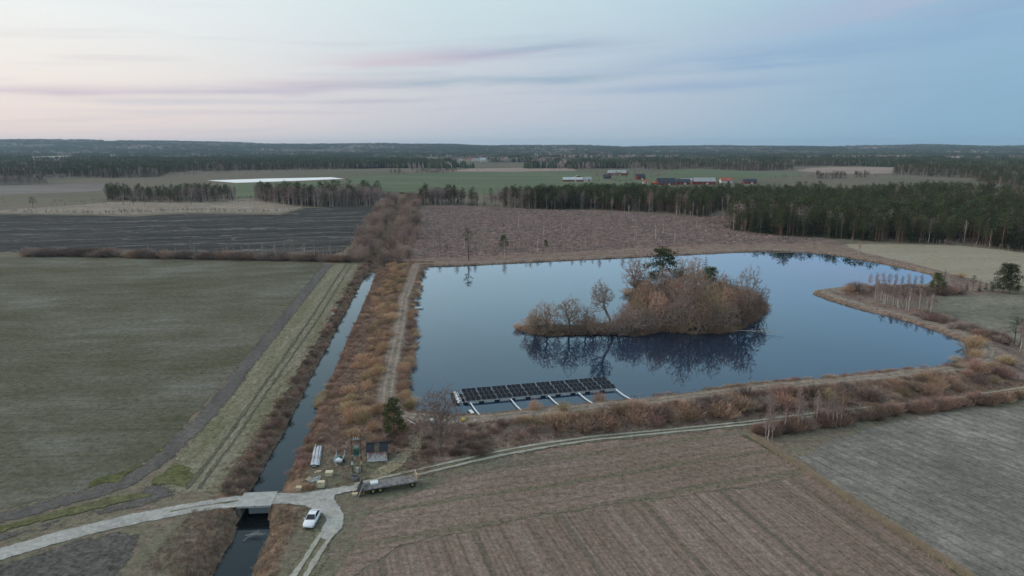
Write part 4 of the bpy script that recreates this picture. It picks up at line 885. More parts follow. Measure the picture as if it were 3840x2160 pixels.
def spruce(seed, H, wh=17, per=9, rad=.17, sub=3, leaf=None):
    r = random.Random(seed); tk, cw = MB(), MB(); tk.tube((0,0,-.3),(0,0,H*.97),H*.012,H*.002,6,False)
    for i in range(wh):
        t = .10+.88*i/(wh-1); wr = H*rad*(1-t)**.85*r.uniform(.85,1.15)+.12; z = H*t
        for k in range(per):
            a = k*6.283/per+r.uniform(-.35,.35); ln = wr*r.uniform(.7,1.2); d = Vector((math.cos(a),math.sin(a),-.32+.5*t+r.uniform(-.12,.12))); sd = Vector((-d.y,d.x,r.uniform(-.3,.3)))
            p0 = Vector((0,0,z)); cw.blade(p0, d, ln, max(.35,ln*.42), sd)
            for j in range(sub):
                pm_ = p0+d.normalized()*ln*(.35+.25*j); cw.blade(pm_, d+sd.normalized()*r.choice((-1,1))*.8+Vector((0,0,-.25)), ln*.38, ln*.2, rvec(r))
    return (tk.mesh('trunk', pinebark_m, True), cw.mesh('crown', leaf or spruce_l), H)
pines = [pine(s, 18) for s in (1,2,3,4)]
spruces = [spruce(s, 18) for s in (5,6,7)]
lush_l = foliage('young_pine_needles', (.070,.092,.036), (.115,.125,.052), .15); big_pine = pine(31, 11, 46, 90, .42, .22, rad=.26, leaf=lush_l); big_pine2 = pine(33, 14, 60, 70, .5, .12, rad=.30)
def shrub(seed, H, W, n, twig, ww=.05):
    r = random.Random(seed); b = MB()
    for _ in range(n):
        a = r.uniform(0,6.283); k = r.random()**.6; base = Vector((math.cos(a),math.sin(a),0))*W*.22*k; d = Vector((math.cos(a)*k*W*.5,math.sin(a)*k*W*.5,H*(1-.45*k*k)*r.uniform(.65,1.05)))
        ln = d.length; mid_ = base+d*.5+rvec(r,.08*ln); w_ = ww*r.uniform(.7,1.3); sd = rvec(r).normalized()*w_/2
        b.add([base-sd+Vector((0,0,-.15)), base+sd+Vector((0,0,-.15)), mid_+sd*.8, mid_-sd*.8, base+d], [(0,1,2,3),(3,2,4)])
        for _ in range(3): b.blade(mid_.lerp(base+d, r.random()*.7), d.normalized()+rvec(r,.7), ln*r.uniform(.2,.35), w_*.8, rvec(r))
    return b.mesh('shrub', twig)
sh = {k: [shrub(100+i*7+j, 3.0, 3.6, 190, m, .06) for j in range(3)] for i, (k, m) in enumerate((('orange',tw_orange),('red',tw_red),('brown',tw_brown),('ochre',tw_ochre),('dark',tw_dark),('grey',tw_grey)))}
def tuft(seed, H, n, m, w=.05, sp=.5):
    r = random.Random(seed); b = MB()
    for _ in range(n):
        a = r.uniform(0,6.283); p = Vector((math.cos(a),math.sin(a),0))*sp*r.random(); b.blade(p-Vector((0,0,.05)), (r.uniform(-.6,.6),r.uniform(-.6,.6),1), H*r.uniform(.5,1.1), w, rvec(r))
    return b.mesh('tuft', m)

def tree(name, var, loc, h, label, cat='tree', group=None, rz=None, wx=1.0):
    tkm, cwm, H = var; k = h/H
    o = empty(name, loc, rnd.uniform(0,6.283) if rz is None else rz, (k*wx,k*wx,k)); link('trunk', tkm, o); link('crown', cwm, o)
    return tag(o, label, cat, group)
def bush(kind, loc, h, wd_, label, group, name='shrub', cat='shrub'):
    o = link(name, rnd.choice(sh[kind]), None, loc, (0,0,rnd.uniform(0,6.283)), (wd_/3.6,wd_/3.6,h/3.0)); return tag(o, label, cat, group)

# the big oak, the young pine and trees named one by one
p = GT(1651,1712); tree('oak_tree', mtree(5, 17, .58, .31, .42, 1500, .36, bark_m, foliage('oak_twigs', (.24,.18,.155), (.30,.23,.195), .1), tw=22, tl=.6, tww=.034, rt=.012, side=.55, lean=(.02,0)), p, tall(1651,1712,1410,p.z), 'big bare oak standing at the foot of the bank left of the solar array', rz=1.0, wx=1.0)
p = GT(1479,1646); tree('pine_tree', big_pine, p, tall(1479,1646,1491,p.z), 'young green pine standing between shed and pond', rz=.5)
# island
ISL = 'bare trees crowding the island'
def it(px, pb, pt_, var, label, group=None, name='bare_tree', wx=1.0, z=1.7, rz=None):
    p = G(px, pb, z); return tree(name, var, p, tall(px, pb, pt_, z), label, 'tree', group, rz, wx)
it(2051,1250,1122,fulls[2],'round bare tree near the left tip of the island',wx=1.35)
it(2134,1250,1096,fulls[0],'second round bare tree from the left tip of the island',wx=1.25)
it(2300,1246,1043,mtree(77,16,.68,.24,.30,600,.5,bark_m,tw_grey,(-.34,.05),tw=12,tl=.7,tww=.045),'tall bare tree leaning left over the narrow part of the island',rz=0.0)
it(2480,1135,926,big_pine2,'dark broad pine at the back of the island',name='pine_tree',rz=.3,wx=1.15)
it(2640,1110,956,spruces[0],'dark spruce at the back right of the island',name='spruce_tree',wx=1.4)
it(2662,1140,1000,big_pine,'green pine in the middle right of the island',name='pine_tree',wx=1.0)
it(2796,1200,985,oaks[0],'tall airy bare tree at the right end of the island',wx=.75)
for k, (px, pb, pt_, v, wx) in enumerate(((2380,1142,930,fulls[3],.72),(2420,1150,985,rounds[0],1.0),(2550,1140,950,fulls[2],.8),(2600,1130,950,fulls[2],.8),(2710,1140,1020,ashes[0],.8),(2384,1230,1085,fulls[1],.9),(2462,1235,1060,fulls[0],.95),(2520,1200,1010,fulls[0],.95),
        (2560,1245,1040,oaks[1],.6),(2590,1230,1040,fulls[0],.95),(2640,1190,1030,oaks[0],.8),(2670,1235,1050,fulls[1],1.0),(2720,1215,1045,fulls[0],1.0),(2740,1180,1030,oaks[1],.8),(2770,1225,1060,fulls[2],1.0),(2848,1180,1065,fulls[2],1.0),(2835,1205,1100,rounds[4],1.2),(2490,1160,985,oaks[1],.8),(2350,1205,1120,rounds[0],1.0),
        (2005,1250,1160,rounds[0],.9),(2195,1252,1135,fulls[2],1.2),(2230,1252,1170,rounds[0],1.0),(2340,1250,1130,rounds[3],1.0),(2790,1225,1110,rounds[4],1.0),(2420,1190,1020,fulls[0],.95),(2690,1180,1010,fulls[2],.85),(2005,1250,1150,fulls[3],1.3),(2255,1250,1190,rounds[2],.9),(1972,1248,1185,rounds[1],.9),(2015,1252,1195,rounds[2],1.0),(2090,1254,1190,rounds[0],1.0),(2165,1254,1185,rounds[2],1.0),(2220,1254,1180,rounds[1],1.0),(2280,1254,1170,rounds[2],1.05),(2322,1256,1160,rounds[0],1.1),(2365,1250,1120,rounds[0],1.1),(2500,1240,1110,rounds[2],1.0),(2540,1235,1090,rounds[0],1.1),(2610,1245,1120,rounds[1],1.0),(2640,1245,1110,rounds[2],1.1),(2700,1240,1110,rounds[2],1.1),(2735,1235,1110,rounds[4],1.1),(2430,1245,1130,rounds[3],1.0),(2470,1195,1030,oaks[0],.8),(2570,1165,985,fulls[0],.95),(2620,1160,985,fulls[3],.8))):
    hue = {'twigs_brown':'russet','twigs_orange':'orange','twigs_ochre':'ochre','twigs_grey':'grey','twigs_dark':'dark','twigs_alder':'brown'}[v[1].materials[0].name]; zone = 'back' if pb < 1160 else ('middle' if pb < 1222 else 'front'); side_ = 'left arm' if px < 2330 else ('left half' if px < 2560 else 'right half')
    it(px, pb, pt_, v, '%s bare %s at the %s of the island, %s' % (hue, 'many-stemmed tree' if v in rounds else 'tree', zone, side_), ISL, wx=wx)
front = [v for v in ISLE[:14]]+[ISLE[-1], ISLE[-2], ISLE[15], ISLE[16]]
for i in range(13):
    a, b = ISLE[i], ISLE[i+1]; nb = max(1, int((b-a).length/2.0))
    for j in range(nb):
        p = a.lerp(b, (j+rnd.random())/nb); t = i/12; kd = rnd.choice(('orange','brown','brown') if i < 3 or 6 <= i <= 8 else ('brown','brown','dark','red')); big = 1.0 if i < 6 else 1.35
        o = bush(kd, (p.x, p.y+rnd.uniform(.1,.9), 1.15), rnd.choice((.9,1.3,1.6,2.0,2.6,3.0))*big, rnd.uniform(2.4,4.4)*big, 'low %s bush on the near shore of the island' % {'orange':'orange','brown':'brown','red':'reddish','dark':'dark'}[kd], 'low bushes round the island, '+kd, 'island_bush')
for q_ in (ISLE[14], ISLE[15], ISLE[16], ISLE[17], ISLE[18], ISLE[19], ISLE[20]): bush('brown', (q_.x, q_.y, 1.3), 3.0, 5.0, 'low brown bush on the back shore of the island', 'low bushes on the back of the island', 'island_bush')
# fallen dead tree off the island's right end
dead_m = foliage('dead_wood', (.46,.43,.40), (.34,.31,.29), .05); dead = mtree(91, 11, .62, .2, .36, 110, .5, dead_m, dead_m, tw=1, tl=.6, tww=.04, rt=.02)
p = G(2755,1240,1.5); o = tree('fallen_tree', dead, p, 15, 'bleached fallen tree reaching from the island into the water', 'fallen tree', rz=0.0); o.rotation_euler = (R(8), R(86), R(-8)); o.scale = (o.scale[0]*.32, o.scale[1]*.6, o.scale[2])
p = GT(948,2035); o = tree('driftwood', dead, (p.x-1.0,p.y,-1.75), 3.4, 'pale heap of drift branches stuck in the canal below the bridge', 'driftwood', rz=0.0); o.rotation_euler = (R(10), R(82), R(10)); o.scale = (o.scale[0]*.5, o.scale[1]*.9, o.scale[2])
p = GT(905,2040); o = tree('driftwood', dead, (p.x+.6,p.y-.5,-1.8), 3.0, 'smaller pale branch lying across the canal water', 'driftwood', rz=0.0); o.rotation_euler = (R(5), R(80), R(60)); o.scale = (o.scale[0]*.5, o.scale[1]*.8, o.scale[2])

# canal sides
def canal_at(y): return float(np.interp(y, [c.y for c in CANAL], [c.x for c in CANAL]))
for i in range(95):
    y = 106+(i/95)**1.25*260; side = -1; x = canal_at(y)-rnd.uniform(3.0,6.0)
    kd = rnd.choice(('dark','red','brown','dark')); bush(kd, (x,y,gz(x,y)), rnd.uniform(.9,1.9), rnd.uniform(1.6,2.8), 'low dark bush on the left bank of the canal' if kd == 'dark' else 'low rusty bush on the left bank of the canal', 'bushes on the left canal bank, '+('dark' if kd == 'dark' else 'rusty'), 'bank_bush')
for i in range(85):
    y = 116+(i/85)**1.2*215; x = canal_at(y)+rnd.uniform(3.2,7.5); kd = rnd.choice(('red','red','brown')); bush(kd, (x,y,gz(x,y)), rnd.uniform(.8,1.6), rnd.uniform(1.8,3.2), 'low reddish bush on the right bank of the canal', 'reddish bushes on the right canal bank', 'bank_bush')
n_ = 0
while n_ < 150:
    y = 128+rnd.random()**1.2*205; x = canal_at(y)+rnd.uniform(8,24); d_ = fields(np.array([x]),np.array([y]))
    if d_[0][0] < 6.8 or d_[0][0] > 24 or math.sin(x*.37+y*.05)+math.sin(y*.21+x*.11) < -.55: continue
    k = rnd.random(); n_ += 1
    bush('orange' if k < .7 else 'ochre', (x,y,float(d_[3][0])-.1), 1.0+2.8*rnd.random()**1.8, 1.8+3.6*rnd.random()**1.3, 'orange willow bush between canal and pond' if k < .7 else 'ochre willow bush between canal and pond', 'orange willows between canal and pond' if k < .7 else 'ochre willows between canal and pond', 'willow_shrub')
for i in range(46):
    py = 1005+ (i/46)**.8*540; px = float(np.interp(py, [999,1074,1124,1238,1320,1397,1496,1545], [1592,1572,1557,1548,1536,1526,1516,1545]))
    p = G(px, py, 1.3); x = p.x-rnd.uniform(-1.2,1.0); y = p.y; kd = rnd.choice(('red','orange','orange','ochre','brown')); bush(kd, (x,y,max(1.1,gz(x,y))), rnd.uniform(1.2,2.8), rnd.uniform(2.0,3.8), 'shore bush on the left edge of the pond, '+{'red':'reddish','orange':'orange','ochre':'ochre','brown':'brown'}[kd], 'shore bushes left of the pond, '+kd, 'willow_shrub')
# tall brush along both sides of the canal further out
for i in range(250):
    y = 335+rnd.random()**1.1*460; sd = rnd.choice((-1,1)); off = (rnd.uniform(4.6,17) if sd < 0 else rnd.uniform(4.6,21))*(1 if y > 380 else .85); x = canal_at(y)+sd*off
    v = rnd.choice((0,2,0,2,3)); tree('alder_tree', rounds[v], (x,y,gz(x,y)), rnd.uniform(7.5,12)*(1 if y > 370 else .75), 'bushy bare alder lining the %s side of the canal beyond the pond' % ('left' if sd < 0 else 'right'), 'tree', 'alders along the canal, '+('left' if sd < 0 else 'right'), wx=rnd.uniform(.95,1.4))
p = G(1555,800); tree('pine_tree', pines[1], p, tall(1555,840,785), 'small lone pine among the canal alders', rz=1.0)
# hedge along the far edge of the big field
for i in range(120):
    px = 100+i*10.3+rnd.uniform(-5,5); py = float(np.interp(px, [0,300,640,1215,1400],[964,964,972,984,986]))-rnd.uniform(2,7); p = G(px, py)
    kd = rnd.choice(('grey','brown','grey','dark')); bush(kd, p, rnd.uniform(3.2,5.8), rnd.uniform(6,9), 'grey-brown hedge bush along the far edge of the big field', 'hedge bushes along the far field edge', 'hedge_bush')
for i in range(34):
    px = 560+i*22+rnd.uniform(-12,12); py = float(np.interp(px, [0,300,640,1215,1400],[964,964,972,984,986]))-rnd.uniform(2,6)
    if px < 800 and rnd.random() < .5: continue
    tree('birch_tree', rnd.choice(birch_thin), G(px, py), rnd.uniform(7,11), 'thin young birch in the hedge at the far edge of the big field', group='young birches in the hedge', wx=1.1)
# peninsula: birch row and bushes
for i in range(46):
    t = i/45; px = 3275+t*230+rnd.uniform(-6,6); py = 1128+t*72+rnd.uniform(-10,4); p = GT(px, py-3); tree('birch_tree', rnd.choice(birch_thin+birches[:1]), p, rnd.uniform(6,10), 'slim white birch in the row on the spit of land', group='birch row on the spit')
for i in range(60):
    t = rnd.random(); px = 3180+t*420; py = 1090+rnd.uniform(0,14)+t*6; p = GT(px, py); kd = rnd.choice(('grey','dark','brown')); bush(kd, p, rnd.uniform(2,4.5), rnd.uniform(4,7), 'dull bush behind the birch row on the spit', 'dull bushes on the spit', 'spit_bush')
for i in range(5):
    p = GT(3185+i*14, 1098+i*3); tree('bare_tree', rounds[3], p, rnd.uniform(5,8), 'rounded bare tree near the tip of the spit', group='bare trees near the tip of the spit')
for i in range(9):
    p = GT(3260+i*24, 1086+i*.5); tree('birch_tree', birches[1], p, rnd.uniform(6,8), 'reddish birch behind the row on the spit', group='reddish birches on the spit')
for i in range(50):
    t = i/49; px = 3430+t*330+rnd.uniform(-8,8); py = 1185+t*105+rnd.uniform(-14,2); kd = rnd.choice(('red','grey','dark','grey')); bush(kd, GT(px,py), rnd.uniform(1.6,3.6), rnd.uniform(3,5), 'brush below the dike on the right', 'brush below the right dike', 'dike_bush')
for (px,pb,pt_,v,lb,wx) in ((3535,1098,1003,spruces[1],'tall dark spruce at the root of the spit',1.15),(3512,1100,1022,big_pine,'shorter pine left of the tall spruce at the root of the spit',1.1),(3760,1098,985,big_pine2,'broad dark pine left in the clump at the right edge',1.0),(3785,1100,988,big_pine2,'broad dark pine right in the clump at the right edge',1.0),
        (3803,1292,1185,pines[0],'orange-stemmed pine at the right frame edge',1.3),(3822,1300,1190,pines[2],'second orange-stemmed pine at the right frame edge',1.3)):
    p = GT(px,pb); tree('pine_tree' if v is not spruces[1] else 'spruce_tree', v, p, tall(px,pb,pt_,p.z), lb, wx=wx)
for i,(px,pb) in enumerate(((3826,1318),(3840,1322))): tree('birch_tree', birches[0], GT(px,pb), 11, ('left','right')[i]+' white birch at the right frame edge below the pines')
for i in range(16): tree('pine_tree' if i%3 else 'spruce_tree', rnd.choice(pines+spruces), G(3600+i*24,1092+rnd.uniform(-4,3)), rnd.uniform(4,7), 'low dark conifer in the strip at the right field edge', group='low conifers at the right field edge')
for (px,pb,pt_,lb) in ((3220,955,915,'pale birch standing alone on the far dike'),): tree('birch_tree', birches[2], GT(px,pb+4), 8.5, lb)
for px,pb,h,w_,kd,lb in ((3638,1310,3.6,6,'orange','large orange willow at the right corner of the pond'),(3665,1290,3.2,5,'orange','second orange willow at the right corner of the pond'),(3650,1340,2.8,5,'orange','lower orange willow at the right corner of the pond'),(3588,1362,2.6,3.6,'ochre','ochre willow left of the pond corner'),(3630,1355,1.8,3,'dark','dark bush under the corner willows'),(3605,1040,2.2,6,'orange','orange bush by the far end of the dike'),(2110,1538,2.4,3.0,'ochre','tall ochre bush between the solar array arms and the track'),(2248,1512,3.2,3.2,'orange','tall orange bush right of the fourth mooring arm'),(2005,1540,3.0,3.0,'orange','tall orange bush right of the second mooring arm')):
    p = GT(px,pb); bush(kd, p, h, w_, lb, None, 'willow_shrub')
# near shore: red osiers and reeds
for i in range(70):
    px = 2380+i*17.5+rnd.uniform(-8,8); py = float(np.interp(px, [2367,2880,3093,3363,3566],[1500,1439,1422,1393,1374])); p = GT(px, py+2); kd = rnd.choice(('red','red','ochre')); bush(kd, p, rnd.uniform(.7,1.5), rnd.uniform(1.4,3.0), 'low reddish shore bush on the near bank of the pond', 'low shore bushes on the near bank', 'shore_bush')
# brush on the outer slope of the near dike and along the road
for i in range(170):
    px = 1700+rnd.random()*2100; t = rnd.random(); up_ = float(np.interp(px,[1700,2367,2880,3363,3840],[1590,1535,1475,1425,1340])); lo_ = float(np.interp(px,[1700,2100,2560,3057,3504,3840],[1690,1640,1590,1535,1490,1440])); p = GT(px, up_+(lo_-up_)*(.12+t*.8))
    kd = rnd.choice(('brown','ochre','red','dark','brown','grey')); h = rnd.uniform(1.2,3.8) if px > 2050 else rnd.uniform(.6,1.6); bush(kd, p, h, h*rnd.uniform(1.1,1.7), 'tangled %s bush on the outer slope of the near bank' % {'brown':'brown','ochre':'ochre','red':'reddish','dark':'dark','grey':'grey'}[kd], 'bushes on the outer slope, '+kd, 'slope_bush')
for i in range(110):
    px = 2830+rnd.random()*1000; py = float(np.interp(px,[2830,3057,3305,3504,3840],[1625,1585,1552,1530,1488]))+rnd.uniform(-4,22)*(1 if px < 3300 else .6); p = GT(px, py)
    kd = rnd.choice(('brown','dark','red','dark')); h = rnd.uniform(1.8,3.4); bush(kd, p, h, h*rnd.uniform(1.0,1.4), 'dark thicket bush between track and grey field', 'thicket between track and grey field', 'thicket_bush')
for i,(px,pb,h) in enumerate(((2880,1650,11),(2895,1655,8),(2870,1648,7),(2942,1622,10),(2990,1612,12),(3005,1612,9),(3100,1600,9),(3120,1602,11),(3135,1600,8),(3152,1598,12),(3060,1590,10))):
    tree('birch_tree', rnd.choice(birches), GT(px,pb), h*.8, 'pale birch in the roadside thicket on the right', group='birches in the roadside thicket', wx=.85)
for i in range(30):
    px = 1400+rnd.random()*120; py = 1600+rnd.random()*80; p = GT(px,py); kd = rnd.choice(('red','brown','dark')); bush(kd, p, rnd.uniform(.5,1.2), rnd.uniform(1.2,2.5), 'low brush behind the shed', 'low brush behind the shed', 'brush_shrub')
for i in range(40):
    px = 1580+rnd.random()*260; py = 1640+rnd.random()*70; p = GT(px,py)
    if abs(px-1651) < 12: continue
    bush('dark', p, rnd.uniform(.5,1.3), rnd.uniform(1.2,2.8), 'low dark brush round the foot of the oak', 'low dark brush by the oak', 'brush_shrub')

# clearing: standing stems, a few pines
for i in range(62):
    px = rnd.uniform(1620,2760); py = rnd.uniform(800, float(np.interp(px,[1620,2343,2760],[960,935,905]))); 
    tree('birch_tree' if i%3 else 'dead_stem', rnd.choice(birch_thin), G(px,py), rnd.choice((3,4,5,7,9,11,12))*rnd.uniform(.8,1.1), 'thin pale stem left standing in the felled clearing', 'tree', 'pale stems standing in the clearing', wx=rnd.uniform(1.2,2.0))
for (px,pb,pt_,lb) in ((1757,975,855,'tall thin pine standing alone at the left of the clearing'),(1888,935,880,'short lopsided pine in the clearing'),(2047,925,898,'tiny dark conifer in the clearing'),(2125,945,930,'low dark conifer near the far dike'),(2790,915,892,'small dark conifer near the right of the clearing'),(1553,835,790,'lone pine beside the canal at the clearing edge')):
    h = tall(px,pb,pt_); tree('pine_tree', pine(int(px), 12, 8, 30, .5, .62, rad=.12) if px == 1757 else (big_pine if px < 2100 else pines[int(px)%4]), G(px,pb), h, lb, wx=1.1)
for i in range(20):
    px = 1640+i*36+rnd.uniform(-14,14); py = float(np.interp(px,[1600,2343],[984,952]))-rnd.uniform(2,14); tree('birch_tree', rnd.choice(birches), GT(px,py), rnd.uniform(7,12), 'bare birch behind the far dike of the pond', group='birches behind the far dike', wx=.9)
for i in range(4): tree('birch_tree', birches[0], G(1628+i*8,925+rnd.uniform(-6,6)), rnd.uniform(11,13), 'slender birch in the small group at the left of the clearing', group='birch group left of the clearing', wx=.7)
tree('pine_tree', pines[2], G(125,782), tall(125,782,737), 'dark lone conifer on the scrubland at the far left', wx=1.6)
# ------------------------------------------------------------------ woods: nearest conifers one by one, the rest as mass
def cloud(name, pts, protos, idx, rz, sc, label, cat='wood'):
    me = bpy.data.meshes.new(name); n_ = len(pts); me.vertices.add(n_); me.vertices.foreach_set('co', np.asarray(pts, np.float32).ravel())
    for k, v, ty in (('rz',rz,'FLOAT'),('sc',sc,'FLOAT'),('vi',idx,'INT')):
        a = me.attributes.new(k, ty, 'POINT'); a.data.foreach_set('value', np.asarray(v, np.float32 if ty == 'FLOAT' else np.int32))
    o = link(name, me); ng = bpy.data.node_groups.new(name, 'GeometryNodeTree')
    ng.interface.new_socket('Geometry', in_out='INPUT', socket_type='NodeSocketGeometry'); ng.interface.new_socket('Geometry', in_out='OUTPUT', socket_type='NodeSocketGeometry')
    nn = ng.nodes.new; gi = nn('NodeGroupInput'); go = nn('NodeGroupOutput'); jn = nn('GeometryNodeJoinGeometry')
    def na(k, ty):
        x = nn('GeometryNodeInputNamedAttribute'); x.data_type = ty; x.inputs[0].default_value = k; return x.outputs[0]
    cx = nn('ShaderNodeCombineXYZ'); ng.links.new(na('rz','FLOAT'), cx.inputs[2]); er = nn('FunctionNodeEulerToRotation'); ng.links.new(cx.outputs[0], er.inputs[0])
    scn = na('sc','FLOAT'); vi = na('vi','INT')
    for k, po in enumerate(protos):
        oi = nn('GeometryNodeObjectInfo'); oi.inputs[0].default_value = po; oi.inputs['As Instance'].default_value = True
        cm = nn('FunctionNodeCompare'); cm.data_type = 'INT'; cm.operation = 'EQUAL'; ng.links.new(vi, cm.inputs[2]); cm.inputs[3].default_value = k
        ip = nn('GeometryNodeInstanceOnPoints'); ng.links.new(gi.outputs[0], ip.inputs['Points']); ng.links.new(cm.outputs[0], ip.inputs['Selection']); ng.links.new(oi.outputs['Geometry'], ip.inputs['Instance'])
        ng.links.new(er.outputs[0], ip.inputs['Rotation']); ng.links.new(scn, ip.inputs['Scale']); ng.links.new(ip.outputs[0], jn.inputs[0])
    ng.links.new(jn.outputs[0], go.inputs[0]); md = o.modifiers.new('scatter', 'NODES'); md.node_group = ng
    return tag(o, label, cat, kind='stuff')
def proto(name, *meshes):
    """one mesh that joins the given ones (each keeps its material)"""
    vs, fs, mi, mats = [], [], [], []
    for me in meshes:
        b = len(vs); vs += [v.co.to_tuple() for v in me.vertices]; fs += [tuple(b+i for i in p.vertices) for p in me.polygons]; mats.append(me.materials[0]); mi += [len(mats)-1]*len(me.polygons)
    m2 = bpy.data.meshes.new(name); m2.from_pydata(vs, [], fs)
    for m_ in mats: m2.materials.append(m_)
    m2.polygons.foreach_set('material_index', mi); return bpy.data.objects.new(name, m2)
lp = [pine(200+s, 18, 16, 14, 1.0, .45) for s in range(3)]+[spruce(210+s, 18, 12, 7, .18, 1) for s in range(2)]
lb_ = [mtree(220+s, 16, .62, .15, .36, 70, .9, birchbark_m, (tw_birch,tw_birch,tw_grey)[s], tw=8, tl=1.4, tww=.17, rt=.024, side=.4, thick=.5) for s in range(3)]
P_con = [proto('con', t[0], t[1]) for t in lp]; P_bir = [proto('bir', t[0], t[1]) for t in lb_]
P_mix = P_con+P_bir
def wood_points(front, depth, spacing, seed, back=None):
    """points from a front line (photo px) back into the wood; depth in metres (start, end)"""
    r = np.random.default_rng(seed); d0, d1 = depth if isinstance(depth, tuple) else (depth, depth)
    pxs = [p[0] for p in front]; rows = [p[1] for p in front]; mid_ = G((pxs[0]+pxs[-1])/2, sum(rows)/len(rows)); dm = max(d0, d1)
    n_ = int((pxs[-1]-pxs[0])/F*(mid_.y+dm/2)*dm/spacing**2); u = r.random(n_)
    px = r.uniform(pxs[0], pxs[-1], n_); row = np.interp(px, pxs, rows); dd = np.interp(px, [pxs[0], pxs[-1]], [d0, d1])
    a = (row-1080)/F; dy = math.cos(PITCH)-a*math.sin(PITCH); dz_ = -math.sin(PITCH)-a*math.cos(PITCH); t = -CH/dz_
    fx, fy = (px-1920)/F*t, dy*t; k = 1+u*dd/fy
    return fx*k+r.normal(0,1,n_), fy*k, u, fy*(k-1)
def outside_fields(x, y, polys):
    k = np.ones(len(x), bool)
    for pl in polys: k &= ~inside(x, y, [G(*p) for p in pl])
    return k
# right-hand forest
FRONT_R = [(2740,866),(2900,884),(3100,899),(3300,911),(3600,917),(3840,944),(4300,985)]
x, y, u, dd = wood_points(FRONT_R, (330,420), 4.6, 1)
x2, y2, u2, dd2 = wood_points([(1975,785),(2250,789),(2450,800),(2660,818)], (95,190), 4.6, 2)
x3, y3, u3, dd3 = wood_points([(2640,806),(2700,796),(2760,800)], (200,200), 4.6, 3); X_ = np.concatenate([x, x2, x3]); Y_ = np.concatenate([y, y2, y3]); D_ = np.concatenate([dd, dd2, dd3]); B_ = np.concatenate([np.zeros(len(x)), np.ones(len(x2)), np.ones(len(x3))])
vis = np.abs(X_) < Y_*.80
X_, Y_, D_, B_ = X_[vis], Y_[vis], D_[vis], B_[vis]
rag = 7*np.sin(X_*.09+2)+5*np.sin(X_*.23+1)+4*np.sin(X_*.51); kk = D_ > np.maximum(rag, 0); X_, Y_, D_, B_ = X_[kk], Y_[kk], D_[kk], B_[kk]
order = np.argsort(D_+np.where(B_ > 0, 6, 0)); head = order[:300]; rest = order[300:]
for i in head:
    dec = rnd.random() < (.14 if B_[i] == 0 else .3); h = (8+12*rnd.random()**.6)*(1+.15*math.sin(X_[i]*.11)+.1*math.sin(X_[i]*.31))
    loc = (float(X_[i]), float(Y_[i]), 0)
    wh = 'the front of the right-hand forest' if B_[i] == 0 else 'the edge of the forest behind the clearing'
    if dec: tree('birch_tree', rnd.choice(birches+birch_thin), loc, h, 'pale birch at '+wh, group='birches at '+wh)
    elif rnd.random() < .6: tree('pine_tree', rnd.choice(pines), loc, h, 'green pine at '+wh, group='pines at '+wh, wx=rnd.uniform(.9,1.25))
    else: tree('spruce_tree', rnd.choice(spruces), loc, h, 'dark spruce at '+wh, group='spruces at '+wh, wx=rnd.uniform(.9,1.3))
def fill(name, x, y, label, seed, dec=.12, hmin=11, hmax=20, z=None, red=0.0, patch=.02):
    r = np.random.default_rng(seed); n_ = len(x); big = (np.sin(x*patch+seed)+np.sin(y*patch*1.7+seed*2)+np.sin((x+y)*patch*.6))/3
    isd = r.random(n_) < np.clip(dec+big*.25*(dec > .03), 0, 1)
    idx = np.where(isd, 5+r.integers(0,3,n_), r.integers(0,5,n_)); sc = (hmin*.8+(hmax-hmin*.8)*r.random(n_)**.7)/18*(1+.18*big+.14*np.sin(x*.06)*np.sin(y*.05+x*.02)); zz = np.zeros(n_) if z is None else z
    return cloud(name, np.stack([x,y,zz],1), P_mix, idx, r.uniform(0,6.28,n_), sc, label)
fill('conifer_forest', X_[rest], Y_[rest], 'dense conifer forest filling the right side behind its front trees', 5, .10)
def wood(name, front, depth, spacing, seed, label, dec, hmin=12, hmax=18, holes=(), **kw):
    x, y, u, d_ = wood_points(front, depth, spacing, seed)
    if holes: k = outside_fields(x, y, holes); x, y = x[k], y[k]
    k = np.abs(x) < y*.82+30; x, y = x[k], y[k]
    d_ = fields(x, y); k = (d_[1] > 8) & ((np.sin(x*.031+seed)+np.sin(x*.083+y*.02+seed)+np.sin(y*.05+x*.011)) > -1.5); return fill(name, x[k], y[k], label, seed, dec, hmin, hmax, **kw)
wood('mixed_wood', [(960,742),(1000,760),(1160,778),(1300,776),(1440,774)], (50,70), 4.2, 11, 'belt of birch and pine left of the canal', .55, 15, 22)
wood('mixed_wood', [(1575,772),(1700,768),(1850,775),(1975,784)], (45,60), 4.4, 12, 'belt of birch and pine behind the clearing right of the canal', .68, 13, 21)
wood('mixed_wood', [(405,757),(600,760),(780,760),(885,752)], (70,70), 4.8, 13, 'grove of birches and dark pines on the scrubland', .5, 12, 19)
wood('birch_wood', [(-300,700),(0,694),(175,692)], (120,120), 6.0, 14, 'grey birch grove at the far left edge', .95, 11, 16)
wood('conifer_forest', [(0,676),(120,672),(260,668)], (300,300), 8.5, 41, 'dark wood behind the left birch grove', .3, 13, 19)
wood('bare_thicket', [(640,660),(900,652),(1300,640)], (18,18), 8, 42, 'thin hedge in front of the far left forest', .9, 4, 9)
wood('birch_wood', [(885,752),(1000,757),(1160,765)], (25,30), 6.0, 15, 'reddish thicket beside the canal belt', 1.0, 4, 8)
wood('conifer_forest', [(250,664),(420,668),(600,664),(640,648),(900,640),(1280,634),(1600,630)], (1300,800), 8.5, 16, 'dark forest across the far left', .18, 14, 20)
wood('conifer_forest', [(-300,640),(0,640),(230,638)], (500,500), 9.5, 17, 'dark forest strip behind the left grove', .15, 14, 20)
wood('mixed_wood', [(1464,654),(1560,652),(1712,648)], (60,60), 6.5, 18, 'dark copse on the green fields left of the farm', .6, 8, 13)
